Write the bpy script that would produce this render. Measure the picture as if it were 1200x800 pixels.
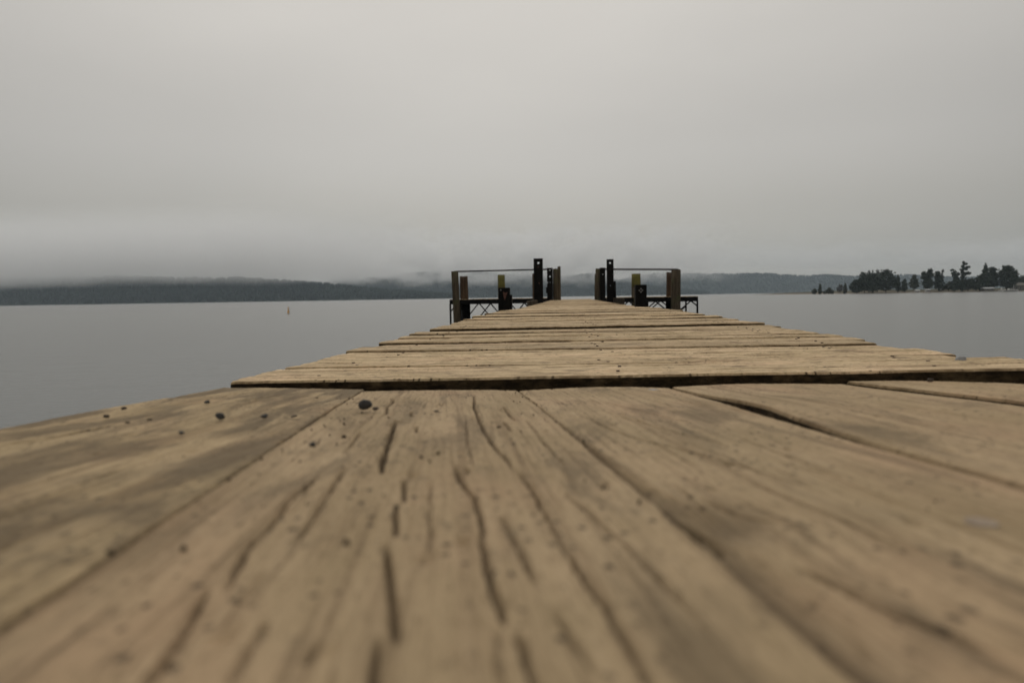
import bpy, bmesh, math, random
import numpy as np
from mathutils import Matrix, Vector

for o in list(bpy.data.objects):
    bpy.data.objects.remove(o, do_unlink=True)
scene = bpy.context.scene
COL = scene.collection
random.seed(11)

# ------------------------------------------------------------------ camera
EYE = Vector((0.0, 0.0, 0.17))
YAW, PITCH, ROLL = math.radians(4.79), math.radians(3.72), math.radians(0.905)
F = Vector((-math.sin(YAW) * math.cos(PITCH), math.cos(YAW) * math.cos(PITCH), -math.sin(PITCH)))
R0 = Vector((math.cos(YAW), math.sin(YAW), 0.0))
U0 = R0.cross(F)
RR = R0 * math.cos(ROLL) - U0 * math.sin(ROLL)
UU = U0 * math.cos(ROLL) + R0 * math.sin(ROLL)
cd = bpy.data.cameras.new('camera')
cd.lens = 24.0
cd.sensor_width = 36.0
cd.clip_start = 0.01
cd.clip_end = 30000.0
cd.dof.use_dof = True
cd.dof.focus_distance = 2.8
cd.dof.aperture_fstop = 4.8
cam = bpy.data.objects.new('camera', cd)
COL.objects.link(cam)
m = Matrix((RR, UU, -F)).transposed().to_4x4()
m.translation = EYE
cam.matrix_world = m
scene.camera = cam

# ------------------------------------------------------------------ sky, sun, exposure
SUN_EL, SUN_AZ = math.radians(42), math.radians(-7)      # veiled sun, ahead and a little left
sun_dir = Vector((math.sin(SUN_AZ) * math.cos(SUN_EL), math.cos(SUN_AZ) * math.cos(SUN_EL), math.sin(SUN_EL)))
world = bpy.data.worlds.new('World')
scene.world = world
world.use_nodes = True
wt = world.node_tree
wt.nodes.clear()
wn = wt.nodes.new
out = wn('ShaderNodeOutputWorld')
bg = wn('ShaderNodeBackground')
bg.inputs['Strength'].default_value = 0.1
sky = wn('ShaderNodeTexSky')
sky.sky_type = 'NISHITA'
sky.sun_disc = False
sky.sun_elevation = SUN_EL
sky.sun_rotation = SUN_AZ
tc = wn('ShaderNodeTexCoord')
sep = wn('ShaderNodeSeparateXYZ')
wt.links.new(tc.outputs['Generated'], sep.inputs[0])
ramp = wn('ShaderNodeValToRGB')                           # overcast: darker towards the horizon
cr = ramp.color_ramp
def gray(v, tint=(1.0, 0.95, 0.875)):
    return (v * tint[0], v * tint[1], v * tint[2], 1)
cr.elements[0].position = 0.0
cr.elements[0].color = gray(.365, (1, .935, .83))
cr.elements[1].position = 1.0
cr.elements[1].color = gray(.92, (1, .985, .95))
for p, v in ((.04, .39), (.1, .415), (.2, .45), (.4, .50), (.7, .72)):
    e = cr.elements.new(p)
    e.color = gray(v, (1, .938, .835) if p < .15 else (1, .948, .868))
cr.interpolation = 'EASE'
wt.links.new(sep.outputs['Z'], ramp.inputs[0])
mp = wn('ShaderNodeMapping')
mp.inputs['Scale'].default_value = (1.0, 1.0, 3.2)
wt.links.new(tc.outputs['Generated'], mp.inputs[0])
nz = wn('ShaderNodeTexNoise')                             # soft unevenness of the cloud deck
nz.inputs['Scale'].default_value = 1.7
nz.inputs['Detail'].default_value = 4.0
nz.inputs['Roughness'].default_value = 0.42
wt.links.new(mp.outputs[0], nz.inputs['Vector'])
mr = wn('ShaderNodeMapRange')
mr.inputs['From Min'].default_value = 0.3
mr.inputs['From Max'].default_value = 0.7
mr.inputs['To Min'].default_value = 9.3
mr.inputs['To Max'].default_value = 10.4
wt.links.new(nz.outputs[0], mr.inputs['Value'])
dotn = wn('ShaderNodeVectorMath')
dotn.operation = 'DOT_PRODUCT'
dotn.inputs[1].default_value = sun_dir
wt.links.new(tc.outputs['Generated'], dotn.inputs[0])
glow = wn('ShaderNodeMapRange')                           # broad brightening round the veiled sun
glow.inputs['From Min'].default_value = 0.62
glow.inputs['From Max'].default_value = 1.0
glow.inputs['To Min'].default_value = 0.86
glow.inputs['To Max'].default_value = 1.42
wt.links.new(dotn.outputs['Value'], glow.inputs['Value'])
mul = wn('ShaderNodeMath')
mul.operation = 'MULTIPLY'
wt.links.new(mr.outputs[0], mul.inputs[0])
wt.links.new(glow.outputs[0], mul.inputs[1])
vm = wn('ShaderNodeVectorMath')
vm.operation = 'SCALE'
wt.links.new(ramp.outputs[0], vm.inputs[0])
wt.links.new(mul.outputs[0], vm.inputs['Scale'])
mix = wn('ShaderNodeMix')
mix.data_type = 'RGBA'
mix.inputs[0].default_value = 0.96
wt.links.new(sky.outputs[0], mix.inputs[6])
wt.links.new(vm.outputs[0], mix.inputs[7])
wt.links.new(mix.outputs[2], bg.inputs['Color'])
wt.links.new(bg.outputs[0], out.inputs['Surface'])

sl = bpy.data.lights.new('sun', 'SUN')
sl.energy = 0.6
sl.angle = math.radians(40)
sl.color = (1.0, 0.96, 0.9)
sun = bpy.data.objects.new('sun', sl)
sun.rotation_euler = sun_dir.to_track_quat('Z', 'Y').to_euler()
sun.location = (-20, 40, 60)
COL.objects.link(sun)

scene.view_settings.view_transform = 'Standard'
scene.view_settings.look = 'None'
scene.view_settings.exposure = 0.0
scene.view_settings.gamma = 1.0
scene.view_settings.use_curve_mapping = False
scene.render.engine = 'CYCLES'
scene.cycles.use_denoising = True
scene.cycles.max_bounces = 8
scene.cycles.volume_bounces = 5
scene.cycles.volume_max_steps = 256
scene.render.film_transparent = False

WATER_Z = -1.08

# ------------------------------------------------------------------ helpers
def mesh_obj(name, verts, faces, mat=None, parent=None, smooth=False):
    me = bpy.data.meshes.new(name)
    me.from_pydata([tuple(v) for v in verts], [], [tuple(f) for f in faces])
    me.update()
    if smooth:
        me.polygons.foreach_set('use_smooth', [True] * len(me.polygons))
    o = bpy.data.objects.new(name, me)
    COL.objects.link(o)
    for mm in (mat if isinstance(mat, (list, tuple)) else [mat]):
        if mm:
            me.materials.append(mm)
    if parent:
        o.parent = parent
    return o

def bm_obj(name, bm, mat=None, parent=None, smooth=False):
    me = bpy.data.meshes.new(name)
    bm.to_mesh(me)
    bm.free()
    if smooth:
        me.polygons.foreach_set('use_smooth', [True] * len(me.polygons))
    o = bpy.data.objects.new(name, me)
    COL.objects.link(o)
    if mat:
        me.materials.append(mat)
    if parent:
        o.parent = parent
    return o

def thing(name, label, cat, loc=(0, 0, 0), group=None):
    o = bpy.data.objects.new(name, None)
    o.empty_display_size = 0.1
    COL.objects.link(o)
    o.location = loc
    o['label'] = label
    o['category'] = cat
    if group:
        o['group'] = group
    return o

def tag(o, label=None, cat=None, group=None, kind=None):
    if label: o['label'] = label
    if cat: o['category'] = cat
    if group: o['group'] = group
    if kind: o['kind'] = kind
    return o

def hash2(ix, iy, seed):
    h = (ix.astype(np.int64) * 374761393 + iy.astype(np.int64) * 668265263 + seed * 1442695041) & 0x7fffffff
    h = ((h ^ (h >> 13)) * 1274126177) & 0x7fffffff
    h = h ^ (h >> 16)
    return (h & 0xffff) / 65535.0

def vnoise(x, y, seed=0):
    x = np.asarray(x, float); y = np.asarray(y, float)
    x, y = np.broadcast_arrays(x, y)
    ix = np.floor(x); iy = np.floor(y)
    fx = x - ix; fy = y - iy
    fx = fx * fx * (3 - 2 * fx); fy = fy * fy * (3 - 2 * fy)
    ix = ix.astype(np.int64); iy = iy.astype(np.int64)
    a = hash2(ix, iy, seed); b = hash2(ix + 1, iy, seed)
    c = hash2(ix, iy + 1, seed); d = hash2(ix + 1, iy + 1, seed)
    return (a + (b - a) * fx) * (1 - fy) + (c + (d - c) * fx) * fy - 0.5

def fbm(x, y, seed=0, octv=4):
    s = 0; a = 1.0
    for k in range(octv):
        s = s + a * vnoise(np.asarray(x) * 2 ** k, np.asarray(y) * 2 ** k, seed + 17 * k)
        a *= 0.5
    return s

def box_bm(bm, x0, x1, y0, y1, z0, z1, bevel=0.0):
    b = bmesh.new()
    bmesh.ops.create_cube(b, size=1.0)
    bmesh.ops.scale(b, vec=(x1 - x0, y1 - y0, z1 - z0), verts=b.verts)
    bmesh.ops.translate(b, vec=((x0 + x1) / 2, (y0 + y1) / 2, (z0 + z1) / 2), verts=b.verts)
    if bevel > 0:
        bmesh.ops.bevel(b, geom=list(b.edges), offset=bevel, segments=2, affect='EDGES', profile=0.6)
    tmp = bpy.data.meshes.new('tmp')
    b.to_mesh(tmp); b.free()
    bm.from_mesh(tmp)
    bpy.data.meshes.remove(tmp)

def box(name, x0, x1, y0, y1, z0, z1, mat, parent=None, bevel=0.006):
    bm = bmesh.new()
    box_bm(bm, x0, x1, y0, y1, z0, z1, bevel)
    return bm_obj(name, bm, mat, parent)

def tube(name, a, b, r0, r1, mat, parent=None, seg=12, wob=0.0, rings=2, seed=0, cap=0.0, smooth=True):
    """Tapered round bar from a to b; wob gives it an uneven hand-cut surface."""
    a = Vector(a); b = Vector(b)
    d = (b - a); L = d.length; d.normalize()
    u = d.orthogonal().normalized(); v = d.cross(u)
    rg = random.Random(seed)
    vs = []; fs = []
    lob = [1 + rg.uniform(-wob, wob) for _ in range(seg)]
    for i in range(rings + 1):
        t = i / rings
        r = r0 + (r1 - r0) * t
        off = u * rg.uniform(-wob, wob) * r * .3 + v * rg.uniform(-wob, wob) * r * .3
        for k in range(seg):
            an = 2 * math.pi * k / seg
            rr = r * lob[k] * (1 + rg.uniform(-wob, wob) * .25)
            p = a + d * (L * t) + off + (u * math.cos(an) + v * math.sin(an)) * rr
            if i == rings:
                p += d * rg.uniform(-1, 1) * cap
            vs.append(p)
    for i in range(rings):
        for k in range(seg):
            k2 = (k + 1) % seg
            fs.append((i * seg + k, i * seg + k2, (i + 1) * seg + k2, (i + 1) * seg + k))
    n = len(vs)
    vs.append(a); vs.append(b + d * cap * .3)
    for k in range(seg):
        k2 = (k + 1) % seg
        fs.append((n, k2, k))
        fs.append((n + 1, rings * seg + k, rings * seg + k2))
    o = mesh_obj(name, vs, fs, mat, parent)
    if smooth:
        me = o.data
        for p in me.polygons:
            p.use_smooth = len(p.vertices) == 4
    return o

def smoothstep(a, b, x):
    t = np.clip((x - a) / (b - a), 0, 1)
    return t * t * (3 - 2 * t)

# ------------------------------------------------------------------ materials
class NT:
    def __init__(s, name):
        s.m = bpy.data.materials.new(name)
        s.m.use_nodes = True
        s.t = s.m.node_tree
        s.t.nodes.clear()
        s.out = s.t.nodes.new('ShaderNodeOutputMaterial')
    def n(s, typ, **kw):
        nd = s.t.nodes.new(typ)
        for k, v in kw.items():
            if k in nd.inputs:
                nd.inputs[k].default_value = v
            else:
                setattr(nd, k, v)
        return nd
    def l(s, a, b):
        s.t.links.new(a, b)
    def noise(s, vec, scale, detail=4, rough=.55, dist=0.0):
        nd = s.n('ShaderNodeTexNoise')
        nd.inputs['Scale'].default_value = scale
        nd.inputs['Detail'].default_value = detail
        nd.inputs['Roughness'].default_value = rough
        nd.inputs['Distortion'].default_value = dist
        if vec is not None:
            s.l(vec, nd.inputs['Vector'])
        return nd.outputs[0]
    def mapr(s, val, a, b, c=0.0, d=1.0):
        nd = s.n('ShaderNodeMapRange')
        nd.inputs['From Min'].default_value = a
        nd.inputs['From Max'].default_value = b
        nd.inputs['To Min'].default_value = c
        nd.inputs['To Max'].default_value = d
        s.l(val, nd.inputs['Value'])
        return nd.outputs[0]
    def math(s, op, a, b):
        nd = s.n('ShaderNodeMath', operation=op)
        for i, q in enumerate((a, b)):
            if isinstance(q, (int, float)):
                nd.inputs[i].default_value = q
            else:
                s.l(q, nd.inputs[i])
        return nd.outputs[0]
    def mix(s, fac, a, b, blend='MIX'):
        nd = s.n('ShaderNodeMix', data_type='RGBA', blend_type=blend)
        if isinstance(fac, (int, float)):
            nd.inputs[0].default_value = fac
        else:
            s.l(fac, nd.inputs[0])
        for i, q in ((6, a), (7, b)):
            if isinstance(q, tuple):
                nd.inputs[i].default_value = (q[0], q[1], q[2], 1)
            else:
                s.l(q, nd.inputs[i])
        return nd.outputs[2]
    def scale(s, vec, v):
        nd = s.n('ShaderNodeVectorMath', operation='MULTIPLY')
        nd.inputs[1].default_value = v
        s.l(vec, nd.inputs[0])
        return nd.outputs[0]
    def finish(s, col, rough=.8, spec=.3, bump=None, bstr=.3, bdist=.01, metallic=0.0):
        p = s.n('ShaderNodeBsdfPrincipled')
        if isinstance(col, tuple):
            p.inputs['Base Color'].default_value = (col[0], col[1], col[2], 1)
        else:
            s.l(col, p.inputs['Base Color'])
        if isinstance(rough, (int, float)):
            p.inputs['Roughness'].default_value = rough
        else:
            s.l(rough, p.inputs['Roughness'])
        p.inputs['Specular IOR Level'].default_value = spec
        p.inputs['Metallic'].default_value = metallic
        if bump is not None:
            b = s.n('ShaderNodeBump')
            b.inputs['Strength'].default_value = bstr
            b.inputs['Distance'].default_value = bdist
            s.l(bump, b.inputs['Height'])
            s.l(b.outputs[0], p.inputs['Normal'])
        s.l(p.outputs[0], s.out.inputs['Surface'])
        return s.m

def deck_wood(name, tint=(1, 1, 1), stain=0.0, rough_grain=0.0):
    """Weathered untreated planking. Attribute 'wood' = (across, along, 0) in metres, shifted per plank."""
    t = NT(name)
    at = t.n('ShaderNodeAttribute', attribute_name='wood')
    oi = t.n('ShaderNodeObjectInfo')
    add = t.n('ShaderNodeVectorMath', operation='ADD')
    cmb = t.n('ShaderNodeCombineXYZ')
    t.l(t.math('MULTIPLY', oi.outputs['Random'], 37.0), cmb.inputs[0])
    t.l(t.math('MULTIPLY', oi.outputs['Random'], 91.0), cmb.inputs[2])
    t.l(at.outputs['Vector'], add.inputs[0])
    t.l(cmb.outputs[0], add.inputs[1])
    v = add.outputs[0]
    grain = t.noise(t.scale(v, (170, 4.5, 1)), 1.0, 6, .7, .5)
    grain2 = t.noise(t.scale(v, (38, 1.3, 1)), 1.0, 5, .6, 1.0)
    blot = t.noise(t.scale(v, (9, 3.2, 1)), 1.0, 5, .6)
    blot2 = t.noise(t.scale(v, (5, 2.1, 1)), 1.7, 4, .55)
    fine = t.noise(t.scale(v, (420, 60, 1)), 1.0, 4, .7)
    tt = lambda c: tuple(c[i] * tint[i] * (1.105, 1.045, .915)[i] for i in range(3))
    c = t.mix(t.mapr(blot, .36, .66), tt((.37, .292, .192)), tt((.47, .375, .262)))
    c = t.mix(t.mapr(blot2, .52, .74, 0, .6), c, tt((.29, .238, .150)))          # olive weathering
    c = t.mix(t.mapr(blot2, .30, .48, .65, 0), c, tt((.44, .318, .222)))           # pinkish bare wood
    c = t.mix(t.mapr(grain2, .52, .66, 0, .55), c, tt((.21, .150, .095)))
    c = t.mix(t.mapr(grain, .52 - .02 * rough_grain, .66 - .06 * rough_grain, 0, .70 + .15 * rough_grain), c, tt((.15, .108, .066)))
    c = t.mix(t.mapr(grain, .30, .46, .5 + .3 * rough_grain, 0), c, tt((.54, .44, .32)))
    c = t.mix(t.mapr(fine, .53, .66, 0, .6), c, tt((.16, .12, .07)))
    # dark flecks: dirt, lichen and old nail pits
    vo = t.n('ShaderNodeTexVoronoi', voronoi_dimensions='2D')
    vo.inputs['Scale'].default_value = 1.0
    t.l(t.scale(v, (95, 66, 1)), vo.inputs['Vector'])
    keep = t.n('ShaderNodeSeparateColor')
    t.l(vo.outputs['Color'], keep.inputs[0])
    rad = t.mapr(keep.outputs[0], .40, 1.0, 0.0, .24)
    spot = t.math('LESS_THAN', vo.outputs['Distance'], rad)
    patch = t.mapr(t.noise(v, 9.0, 3), .42, .56)
    c = t.mix(t.math('MULTIPLY', t.math('MULTIPLY', spot, patch), .85), c, (.05, .035, .022))
    dirt = t.noise(t.scale(v, (30, 16, 1)), 1.0, 6, .7)
    c = t.mix(t.mapr(dirt, .58 - .04 * rough_grain, .70 - .05 * rough_grain, 0, .6), c, (.11, .082, .050))
    big = t.noise(t.scale(v, (11, 3.0, 1)), 1.0, 6, .68, .8)
    c = t.mix(t.mapr(big, .58 - .14 * stain, .70 - .13 * stain, 0, .45 + .35 * stain), c, (.115, .084, .050))
    lich = t.noise(t.scale(v, (14, 9, 1)), 1.0, 6, .7, .5)
    c = t.mix(t.mapr(lich, .56, .72, 0, .30 + .25 * stain), c, (.19, .148, .092))
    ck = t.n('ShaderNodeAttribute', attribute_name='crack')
    var = t.mapr(oi.outputs['Random'], 0, 1, .84, 1.12)
    vs_ = t.n('ShaderNodeVectorMath', operation='SCALE')
    t.l(c, vs_.inputs[0]); t.l(var, vs_.inputs['Scale'])
    c = vs_.outputs[0]
    c = t.mix(t.math('MULTIPLY', ck.outputs['Fac'], .7), c, (.085, .060, .036))       # shade of the cracks painted into the colour; dirt at the rotten edge
    hb = t.math('ADD', t.math('MULTIPLY', grain, .6), t.math('ADD', t.math('MULTIPLY', grain2, .3), t.math('MULTIPLY', fine, .7)))
    return t.finish(c, .9, .18, hb, .8, .0025)

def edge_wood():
    """Sawn plank sides and ends, near-black with browner patches."""
    t = NT('dark_plank_edge')
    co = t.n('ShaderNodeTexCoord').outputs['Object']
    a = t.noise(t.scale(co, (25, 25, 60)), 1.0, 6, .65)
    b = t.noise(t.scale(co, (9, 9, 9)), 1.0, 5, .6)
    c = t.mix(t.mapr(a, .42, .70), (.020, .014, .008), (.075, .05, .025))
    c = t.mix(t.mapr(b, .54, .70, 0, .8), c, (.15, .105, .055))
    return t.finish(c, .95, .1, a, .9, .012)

def simple(name, c0, c1, scale=(8, 8, 8), rough=.8, spec=.3, bstr=.4, bdist=.01, metallic=0.0, c2=None):
    t = NT(name)
    co = t.n('ShaderNodeTexCoord').outputs['Object']
    a = t.noise(t.scale(co, scale), 1.0, 6, .62)
    c = t.mix(t.mapr(a, .36, .66), c0, c1)
    if c2:
        b = t.noise(co, 3.0, 5, .6)
        c = t.mix(t.mapr(b, .52, .68), c, c2)
    return t.finish(c, rough, spec, a, bstr, bdist, metallic)

M = {}
M['deck'] = deck_wood('weathered_deck_wood', (1.30, 1.31, 1.35), .14, 1.0)
M['board'] = deck_wood('trodden_board_wood', (.84, .82, .81), .4)
M['deck_stained'] = deck_wood('stained_board_wood', (.80, .79, .76), 1.0)
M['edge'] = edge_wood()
M['beam'] = simple('dark_jetty_timber', (.022, .017, .012), (.06, .046, .03), (30, 4, 30))
M['pile'] = simple('grey_brown_pile_timber', (.040, .032, .022), (.105, .082, .055), (22, 22, 1.6), .9, .15, .8, .03, c2=(.07, .075, .035))
M['pile_red'] = simple('red_brown_pile_timber', (.04, .027, .018), (.10, .066, .042), (22, 22, 1.6), .9, .15, .8, .03)
M['black'] = simple('black_tarred_steel', (.003, .003, .003), (.008, .0075, .007), (14, 14, 6), .8, .12, .4, .006, c2=(.010, .007, .005))
M['yellow'] = simple('faded_yellow_paint', (.155, .135, .028), (.10, .092, .028), (12, 12, 5), .75, .3, .4, .01, c2=(.09, .085, .03))
M['steel'] = simple('grey_galvanised_steel', (.13, .128, .122), (.24, .232, .22), (20, 20, 20), .5, .5, .3, .004, .6)
M['rust'] = simple('rusty_plate', (.07, .03, .02), (.14, .075, .06), (20, 20, 20), .85, .2)
M['rail'] = simple('dark_steel_pipe', (.03, .032, .033), (.055, .055, .055), (10, 10, 10), .5, .4, .2, .003, .3)
M['stone_dark'] = simple('dark_grey_pebble', (.022, .022, .022), (.055, .053, .050), (60, 60, 60), .7, .3, .4, .002)
M['stone_brown'] = simple('brown_grey_pebble', (.035, .028, .022), (.07, .055, .043), (60, 60, 60), .85, .2, .4, .002)
M['worn_nail'] = simple('worn_pale_nail', (.26, .205, .155), (.33, .265, .20), (90, 90, 90), .9, .05, .3, .001)
M['nail'] = simple('blue_grey_nail_steel', (.10, .105, .112), (.20, .205, .21), (50, 50, 50), .5, .5, .3, .002, .5)
M['rust_nail'] = simple('rusty_nail_head', (.035, .022, .016), (.075, .045, .03), (90, 90, 90), .8, .2, .3, .001)

# ------------------------------------------------------------------ the lake
def water_mat():
    t = NT('lake_water')
    co = t.n('ShaderNodeTexCoord').outputs['Object']
    w1 = t.noise(t.scale(co, (.55, 1.25, 1)), 1.0, 3, .5, .4)
    w2 = t.noise(t.scale(co, (2.4, 4.6, 1)), 1.0, 3, .55, .3)
    w3 = t.noise(t.scale(co, (9, 15, 1)), 1.0, 2, .5)
    calm = t.mapr(t.noise(t.scale(co, (.010, .035, 1)), 1.0, 4, .6), .35, .65, .45, 1.15)
    h = t.math('ADD', t.math('MULTIPLY', w1, 1.0), t.math('ADD', t.math('MULTIPLY', w2, .34), t.math('MULTIPLY', w3, .09)))
    h = t.math('MULTIPLY', h, calm)
    p = t.n('ShaderNodeBsdfPrincipled')
    p.inputs['Base Color'].default_value = (.090, .094, .088, 1)
    p.inputs['Roughness'].default_value = .24
    p.inputs['IOR'].default_value = 1.333
    b = t.n('ShaderNodeBump')
    b.inputs['Strength'].default_value = 1.0
    b.inputs['Distance'].default_value = .012
    t.l(h, b.inputs['Height'])
    t.l(b.outputs[0], p.inputs['Normal'])
    t.l(p.outputs[0], t.out.inputs['Surface'])
    return t.m

lake = mesh_obj('lake', [(-6000, -900, WATER_Z), (6000, -900, WATER_Z), (6000, 5200, WATER_Z), (-6000, 5200, WATER_Z)], [(0, 1, 2, 3)], water_mat())
tag(lake, 'calm grey lake with fine ripples reflecting the overcast sky', 'lake', kind='structure')

# ------------------------------------------------------------------ wooded hills beyond the lake
def forest_mat(name, c0, c1):
    t = NT(name)
    co = t.n('ShaderNodeTexCoord').outputs['Object']
    a = t.noise(co, .02, 5, .6)
    b = t.noise(co, .15, 3, .6)
    c = t.mix(t.mapr(a, .36, .64), c0, c1)
    c = t.mix(t.mapr(b, .45, .65, 0, .5), c, tuple(q * .55 for q in c0))
    return t.finish(c, .95, .1)

M['forest'] = forest_mat('dark_forest', (.014, .026, .024), (.028, .044, .036))
M['hill'] = forest_mat('hill_undergrowth', (.016, .026, .022), (.028, .040, .032))

def make_hill(prof, dist, depth, seed, n_az, n_trees, label, flabel, tree_h):
    """prof: (direction x/y, crest height) pairs; a wooded ridge whose foot stands at y = dist."""
    ss = np.array([p[0] for p in prof]); hs = np.array([p[1] for p in prof])
    NJ = 26
    az = np.linspace(ss[0], ss[-1], n_az)
    tj = np.linspace(0, 1, NJ)
    S, T = np.meshgrid(az, tj, indexing='ij')
    def surf(S, T):
        d = dist + depth * T + 60 * vnoise(S * 9, T * 0 + 3, seed + 5) * (1 - T)
        H = np.interp(S, ss, hs)
        shp = np.where(T < .72, smoothstep(-.12, .72, T), 1 - .5 * smoothstep(.72, 1.15, T))
        shp0 = smoothstep(-.12, .72, 0.0)
        z = H * (shp - shp0 * (1 - np.minimum(T * 12, 1)))
        z = z * (1 + .30 * fbm(S * 16, T * 3, seed, 3) * (1 - np.exp(-((T - .72) / .12) ** 2)))
        return S * d, d, WATER_Z - .6 + np.maximum(z, 0) + T * .8
    X, Y, Z = surf(S, T)
    V = np.stack([X, Y, Z], -1).reshape(-1, 3)
    fs = [(i * NJ + j, (i + 1) * NJ + j, (i + 1) * NJ + j + 1, i * NJ + j + 1) for i in range(n_az - 1) for j in range(NJ - 1)]
    hill = mesh_obj('hill', V, fs, M['hill'], smooth=True)
    tag(hill, label, 'hill', kind='structure')
    rg = np.random.default_rng(seed)
    s_ = rg.uniform(ss[0], ss[-1], n_trees)
    t_ = rg.uniform(.0, .80, n_trees) ** .9
    x, y, z = surf(s_, t_)
    keep = z > WATER_Z + .2
    x, y, z = x[keep], y[keep], z[keep]
    n = len(x)
    h = tree_h * rg.uniform(.45, 1.1, n)
    r = h * rg.uniform(.24, .50, n)
    K = 5
    ang = np.linspace(0, 2 * np.pi, K, endpoint=False)
    prof_r = np.array([.55, 1.0, .55]); prof_z = np.array([.02, .38, .76])
    vs = np.zeros((n, 3 * K + 1, 3))
    for q in range(3):
        jit = rg.uniform(.75, 1.25, (n, K))
        vs[:, q * K:(q + 1) * K, 0] = x[:, None] + r[:, None] * prof_r[q] * jit * np.cos(ang + q)
        vs[:, q * K:(q + 1) * K, 1] = y[:, None] + r[:, None] * prof_r[q] * jit * np.sin(ang + q)
        vs[:, q * K:(q + 1) * K, 2] = z[:, None] + h[:, None] * prof_z[q]
    vs[:, 3 * K] = np.stack([x, y, z + h], -1)
    one = []
    for q in range(2):
        for k in range(K):
            k2 = (k + 1) % K
            one.append((q * K + k, q * K + k2, (q + 1) * K + k2)); one.append((q * K + k, (q + 1) * K + k2, (q + 1) * K + k))
    for k in range(K):
        one.append((2 * K + k, 2 * K + (k + 1) % K, 3 * K))
    one = np.array(one)
    tris = (one[None] + (np.arange(n) * (3 * K + 1))[:, None, None]).reshape(-1, 3)
    me = bpy.data.meshes.new('forest')
    vv = vs.reshape(-1, 3)
    me.vertices.add(len(vv)); me.vertices.foreach_set('co', vv.ravel())
    me.loops.add(len(tris) * 3); me.loops.foreach_set('vertex_index', tris.ravel())
    me.polygons.add(len(tris)); me.polygons.foreach_set('loop_start', np.arange(len(tris)) * 3)
    me.update(calc_edges=True)
    me.materials.append(M['forest'])
    fo = bpy.data.objects.new('forest', me)
    COL.objects.link(fo)
    tag(fo, flabel, 'forest', kind='stuff')

# low dark shore on the left, its top lost in the cloud
make_hill([(-1.75, 62), (-1.3, 64), (-.90, 60), (-.75, 66), (-.60, 58), (-.50, 52), (-.42, 44), (-.36, 34), (-.30, 22), (-.22, 10), (-.16, 0)],
          1480, 330, 3, 300, 9000,
          'low dark ridge along the left shore fading up into cloud', 'dark forest covering the left shore ridge', 13)
# middle hills with shreds of mist
make_hill([(-.52, 30), (-.42, 46), (-.365, 60), (-.335, 76), (-.285, 80), (-.245, 92), (-.20, 98), (-.13, 90), (-.08, 80), (-.01, 66), (.035, 78), (.062, 56), (.09, 40), (.14, 22), (.2, 0)],
          2300, 480, 8, 260, 12000,
          'misty blue grey hill behind the left jetty posts', 'forest on the misty hill behind the jetty', 12)
# long even hill to the right
make_hill([(-.02, 30), (.04, 52), (.07, 66), (.10, 88), (.13, 98), (.175, 96), (.225, 90), (.28, 88), (.33, 74), (.36, 78), (.40, 66), (.47, 70), (.54, 52), (.70, 50), (.95, 58), (1.3, 50)],
          3000, 520, 14, 260, 12000,
          'long blue grey hill across the lake right of the jetty', 'forest on the long hill right of the jetty', 12)

# ------------------------------------------------------------------ the far right shore
def bank_mat():
    t = NT('shore_bank')
    co = t.n('ShaderNodeTexCoord').outputs['Object']
    a = t.noise(co, .06, 5, .6)
    b = t.noise(co, .6, 4, .6)
    sp = t.n('ShaderNodeSeparateXYZ')
    t.l(co, sp.inputs[0])
    edge = t.mapr(t.math('ADD', sp.outputs[2], t.math('MULTIPLY', b, .8)), -.55, .35)
    grass = t.mix(t.mapr(a, .40, .62), (.045, .042, .026), (.095, .080, .048))
    grass = t.mix(t.mapr(b, .5, .7, 0, .6), grass, (.05, .055, .028))
    return t.finish(t.mix(edge, (.17, .145, .115), grass), .95, .1)

NX, NY = 120, 24
bs = []
for i in range(NX):
    for j in range(NY):
        x = 150 + (760 - 150) * (i / (NX - 1)) ** 1.3
        q = j / (NY - 1)
        y0 = 405 + 14 * float(vnoise(x * .02, 1.0, 4)) - .02 * (x - 138)
        y = y0 + q * 190
        taper = min(1.0, (x - 150) / 55.0)
        z = WATER_Z - .35 + (.6 * min(1, q * 16) + 1.7 * float(smoothstep(0.03, .35, q)) + .6 * float(vnoise(x * .05, y * .05, 9)) * min(1, q * 9)) * (0.12 + .88 * taper)
        bs.append((x, y, z))
shore = mesh_obj('shore', bs, [(i * NY + j, (i + 1) * NY + j, (i + 1) * NY + j + 1, i * NY + j + 1) for i in range(NX - 1) for j in range(NY - 1)], bank_mat(), smooth=True)
tag(shore, 'low grassy shore with a pale strip of gravel at far right', 'shore', kind='structure')

def shore_z(x, y):
    q = (y - (405 + 14 * float(vnoise(x * .02, 1.0, 4)) - .02 * (x - 138))) / 190
    q = max(q, 0.0)
    taper = min(1.0, (x - 150) / 55.0)
    return WATER_Z - .35 + (.6 * min(1, q * 16) + 1.7 * float(smoothstep(0.03, .35, q)) + .6 * float(vnoise(x * .05, y * .05, 9)) * min(1, q * 9)) * (.12 + .88 * taper)

# ------------------------------------------------------------------ haze and low mist
allz = 240
hz = box('haze', -6100, 6100, -950, 5300, WATER_Z - 1.0, allz, None, bevel=0)
t = NT('lake_haze')
pv = t.n('ShaderNodeVolumePrincipled')
pv.inputs['Color'].default_value = (.74, .87, .98, 1)
pv.inputs['Density'].default_value = 1.2e-4
pv.inputs['Anisotropy'].default_value = .2
t.l(pv.outputs[0], t.out.inputs['Volume'])
hz.data.materials.append(t.m)
tag(hz, 'thin grey haze lying over the whole lake', 'haze', kind='stuff')

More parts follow.
